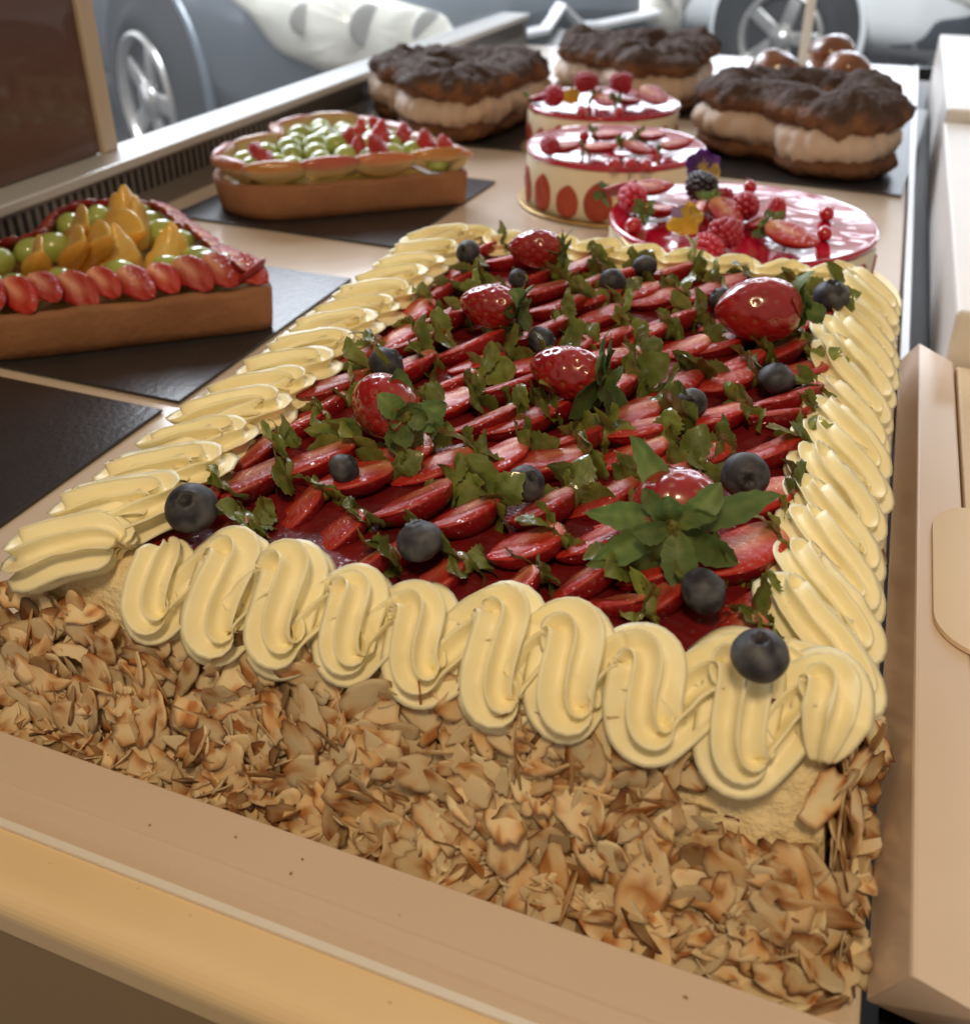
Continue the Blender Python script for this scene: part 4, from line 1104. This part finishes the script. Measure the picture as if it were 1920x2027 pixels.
choux_heart(-0.512, 1.272, R(42), 1.0, 'cocoa dusted choux heart with praline cream, next to the window sill', 33)
choux_heart(-0.322, 1.520, R(52), 1.0, 'cocoa dusted choux heart with praline cream, farthest back in the middle', 45)
# caramel puffs behind the right heart
def puff(x, y, z, s, lab, seed):
    V, F = sphere(.030, 16, 24, .8); V += V * (fbm(V, 30, seed) * .25)[:, None]
    c = mixc((.30, .10, .03), (.13, .035, .014), .5 + fbm(V, 40, seed)); mb = MB(); mb.add(V, F, c)
    o = obj('cream_puff', mb, M['caramel'], M=TR(x, y, z, 0, 0, seed, s)); tag(o, lab, 'puff', 'caramel cream puffs')
puff(-0.145, 1.500, .055, 1.1, 'caramel glazed puff behind the right choux heart, leftmost of three', 1)
puff(-0.080, 1.600, .066, 1.1, 'caramel glazed puff behind the right choux heart, middle and highest of three', 2)
puff(-0.052, 1.500, .060, 1.05, 'caramel glazed puff behind the right choux heart, rightmost of three', 3)
mb = MB(); V, F = cyl(.10, .095, 0, .035, 40, .006); V += fbm(V, 40, 2)[:, None] * .004; mb.add(V, F)
o = obj('puff_cake_base', mb, M['praline'], M=TR(-0.085, 1.545, .003)); tag(o, 'round cream cake base under the caramel glazed puffs', 'cake base')

# ------------------------------------------------------------------ street outside
GZ = -0.74
mb = MB(); mb.add([(-60, -20, 0), (60, -20, 0), (60, 90, 0), (-60, 90, 0)], [(0, 1, 2, 3)])
M['asphalt'] = mat('asphalt', (0.10, 0.10, 0.105), rough=0.85, var=(2, .5, (.14, .14, .14)), bump=(60, .5, .01))
o = obj('road', mb, M['asphalt'], M=TR(0, 0, GZ)); tag(o, 'grey road outside the window', 'road', kind='structure')
M['tyre'] = mat('tyre', (.018, .018, .018), rough=.8)
M['rim'] = mat('alloy', (.62, .60, .57), rough=.3, metal=.7)
M['chrome'] = mat('chrome', (.92, .93, .95), rough=.3, metal=.35)  # sky reflection put into the colour: whitened base, little metal
M['lamp'] = mat('headlamp', (.80, .78, .68), rough=.15, coat=1.0, var=(9, .5, (.5, .5, .46)))
M['lampin'] = mat('lamp_reflector', (.60, .60, .56), rough=.35, metal=.2)
M['grille'] = mat('grille', (.035, .045, .055), rough=.4)
M['bluegrey'] = mat('bluegrey_paint', (.13, .155, .18), rough=.35, coat=.7, crough=.06, metal=.2)
M['whitepaint'] = mat('white_paint', (.78, .80, .79), rough=.35, coat=.7, crough=.06)
M['carglass'] = mat('car_glass', (.03, .04, .045), rough=.1, coat=1)
def torus_mb(Rm, r, n=48, m=16, flat=1.0):
    rings = []
    for i in range(n + 1):
        a = 2 * math.pi * i / n
        rings.append([((Rm + r * math.cos(b)) * math.cos(a), flat * r * math.sin(b), (Rm + r * math.cos(b)) * math.sin(a)) for b in np.linspace(0, 2 * math.pi, m, endpoint=False)])
    return loft(rings, caps=False)
def make_car(loc, rz, paint, lab, chev=True):
    """x forward, y left, z up; origin on the ground under the front axle"""
    o = empty('parked_car', loc, rz); tag(o, lab, 'car', 'parked cars outside')
    # body loft
    st = [(-3.35, .70, .45, .85), (-3.1, .80, .32, 1.02), (-2.5, .87, .25, 1.02), (-1.2, .89, .22, .99), (-.5, .90, .22, .96), (0, .90, .22, .93), (.35, .885, .22, .90), (.6, .84, .22, .85), (.78, .74, .23, .78), (.88, .60, .26, .70), (.93, .45, .32, .60)]
    rings = []
    xs = np.array([s[0] for s in st])
    for x in np.r_[np.linspace(-3.35, -.6, 14), np.linspace(-.5, .93, 44)]:
        w, zb, zt = [float(np.interp(x, xs, [s[k] for s in st])) for k in (1, 2, 3)]
        ring = []
        for a in np.linspace(0, 2 * math.pi, 40, endpoint=False):
            ca, sa = math.cos(a), math.sin(a)
            ring.append((x, w * np.sign(ca) * abs(ca) ** .45, (zb + zt) / 2 + (zt - zb) / 2 * np.sign(sa) * abs(sa) ** .55))
        rings.append(ring)
    mb = MB(); mb.add(*loft(rings)); obj('body', mb, paint, o)
    cab = []
    for x, w, z in ((-3.0, .70, 1.0), (-2.6, .68, 1.28), (-1.9, .66, 1.42), (-1.2, .66, 1.42), (-.55, .70, 1.15), (-.2, .74, .95)):
        cab.append([(x, w * np.sign(math.cos(a)) * abs(math.cos(a)) ** .5, .9 + (z - .9) * max(0, math.sin(a)) ** .6 - .05) for a in np.linspace(0, math.pi, 20)])
    mb = MB(); mb.add(*loft(cab)); obj('cabin_glass', mb, M['carglass'], o)
    for side in (-1, 1):
        for ax in (0, -2.6):
            # arch: dark short drum, then the tyre with its rim
            mb = MB(); V, F = cyl(.375, .375, -.10, .10, 48); V = np.stack([V[:, 0], V[:, 2], V[:, 1]], 1); mb.add(V + np.array([ax, side * .806, .345]), [f[::-1] for f in F])
            obj('wheel_arch', mb, M['tyre'], o)
            mb = MB(); V, F = torus_mb(.385, .016); mb.add(V + np.array([ax, side * .885, .345]), F); obj('arch_lip', mb, paint, o)
            mb = MB(); V, F = torus_mb(.245, .075, flat=1.25); mb.add(V + np.array([ax, side * .845, .32]), F)
            wh = obj('wheel', mb, M['tyre'], o)
            mb = MB(); V, F = torus_mb(.205, .016, flat=2.2); mb.add(V + np.array([ax, side * .91, .32]), F)
            V, F = cyl(.06, .05, -.02, .02, 24); V = np.stack([V[:, 0], V[:, 2], V[:, 1]], 1); mb.add(V + np.array([ax, side * .915, .32]), F)
            for k in range(5):
                V, F = box(-.032, .032, -.012, .012, .03, .205, .006); mb.add(xf(V, Matrix.Translation((ax, side * .912, .32)) @ Matrix.Rotation(2 * math.pi * k / 5 + .3, 4, 'Y')), F)
            obj('rim', mb, M['rim'], wh)
    # front patches: mapped on a nose surface x(y,z)
    def nose(y, z):
        def ins(x):
            w_, zb, zt = [float(np.interp(x, xs, [q[k] for q in st])) for k in (1, 2, 3)]
            return (abs(y) / w_) ** (2 / .45) + (abs(z - (zb + zt) / 2) / ((zt - zb) / 2)) ** (2 / .55) <= 1
        if ins(.93): return .93
        lo, hi = .2, .93
        for _ in range(16):
            md = (lo + hi) / 2
            if ins(md): lo = md
            else: hi = md
        return lo
    def patch(name, pts, m, off=.0, thick=.05, dome=.02, parent=o, nsub=10):
        pts = np.array(pts, float); c = pts.mean(0)
        rings = []
        dense = []
        for i in range(len(pts)):
            a, b = pts[i], pts[(i + 1) % len(pts)]
            for k in range(nsub): dense.append(a + (b - a) * k / nsub)
        dense = np.array(dense)
        for _ in range(3): dense = (np.roll(dense, 1, 0) + 2 * dense + np.roll(dense, -1, 0)) / 4
        for f, ex_ in ((1.0, -thick), (1.0, 0.0), (.96, dome * .6), (.85, dome), (.7, dome), (.55, dome), (.4, dome), (.25, dome), (.12, dome), (.02, dome)):
            q = c + (dense - c) * f
            rings.append([(nose(y, z) + off + ex_, y, z) for y, z in q])
        mb = MB(); mb.add(*loft(rings)); return obj(name, mb, m, parent)
    for sd in (-1, 1):
        hl = patch('headlight', [(sd * .37, .56), (sd * .40, .63), (sd * .60, .69), (sd * .82, .76), (sd * .87, .72), (sd * .80, .54), (sd * .72, .49), (sd * .5, .50)], M['lamp'], off=.012)
        for yc, rr in ((.47, .055), (.63, .06), (.76, .045)):
            V, F = sphere(rr, 10, 18); mb = MB(); x0 = nose(yc, .61) + .028
            mb.add(V * np.array([.10, 1, .95]) + np.array([x0, sd * yc, .595 + (yc - .47) * .12]), F); obj('lamp_bowl', mb, M['lampin'], hl)
        patch('fog_recess', [(sd * .50, .30), (sd * .55, .42), (sd * .68, .47), (sd * .80, .44), (sd * .80, .30)], M['grille'], off=.004, dome=.006)
    patch('grille', [(-.40, .46), (-.36, .59), (0, .62), (.36, .59), (.40, .46), (.36, .34), (-.36, .34)], M['grille'], off=.022, dome=.004)
    if chev:
        def bar(pts, wid, name):
            mb = MB(); rings = []
            pts = np.array(pts)
            for i, (y, z) in enumerate(pts):
                x = nose(y, z) + .045
                rings.append([(x - .02, y, z - wid), (x + .02, y, z - wid * .5), (x + .02, y, z + wid * .5), (x - .02, y, z + wid)])
            mb.add(*loft(rings)); obj(name, mb, M['chrome'], o, smooth=False)
        bar([(-.42, .575), (-.15, .560), (-.075, .565), (0, .625), (.075, .565), (.15, .560), (.42, .575)], .013, 'chevron_bar')
        bar([(-.15, .475), (-.075, .490), (0, .550), (.075, .490), (.15, .475)], .013, 'chevron_bar')
        bar([(-.40, .47), (-.1, .475), (.1, .475), (.40, .47)], .009, 'chrome_strip')
    else:
        patch('number_plate', [(-.26, .40), (-.26, .51), (.26, .51), (.26, .40)], M['white'], off=.01, dome=.004)
    return o
f1 = math.atan2(-.50, .87)
make_car((-1.77, 3.53, GZ + .06), f1, M['bluegrey'], 'blue grey car with large clear headlight and chrome chevrons on its nose, outside the window')
make_car((-0.235, 6.20, GZ), math.atan2(-.30, .95), M['whitepaint'], 'white car parked farther off, its front wheel and dark fog recess visible', False)
M['bollard'] = mat('bollard', (.16, .18, .21), rough=.5)
mb = MB(); mb.add(*cyl(.075, .075, 0, 1.1, 24, .01)); o = obj('street_post', mb, M['bollard'], M=TR(-1.16, 5.35, GZ)); tag(o, 'dark blue grey street post between the two cars', 'post')

# crumbs fallen on the front edging
mb = MB()
for k in range(20):
    x = random.uniform(-.30, .03); y = random.choice((random.uniform(.170, .184), random.uniform(.146, .154)))
    V, F = sphere(1, 4, 6); V = V * np.array([random.uniform(.0003, .0009), random.uniform(.0003, .0007), random.uniform(.0002, .0005)])
    mb.add(V + np.array([x, y, .0122 if y < .16 else .0158 + (y - .17) * .15]), F, random.choice(((.75, .6, .4), (.7, .5, .3), (.3, .16, .08))))
M['crumb'] = mat('crumb', attr=True, rough=.8)
tag(obj('crumbs', mb, M['crumb']), 'tiny crumbs on the front edging', 'crumbs', kind='stuff')
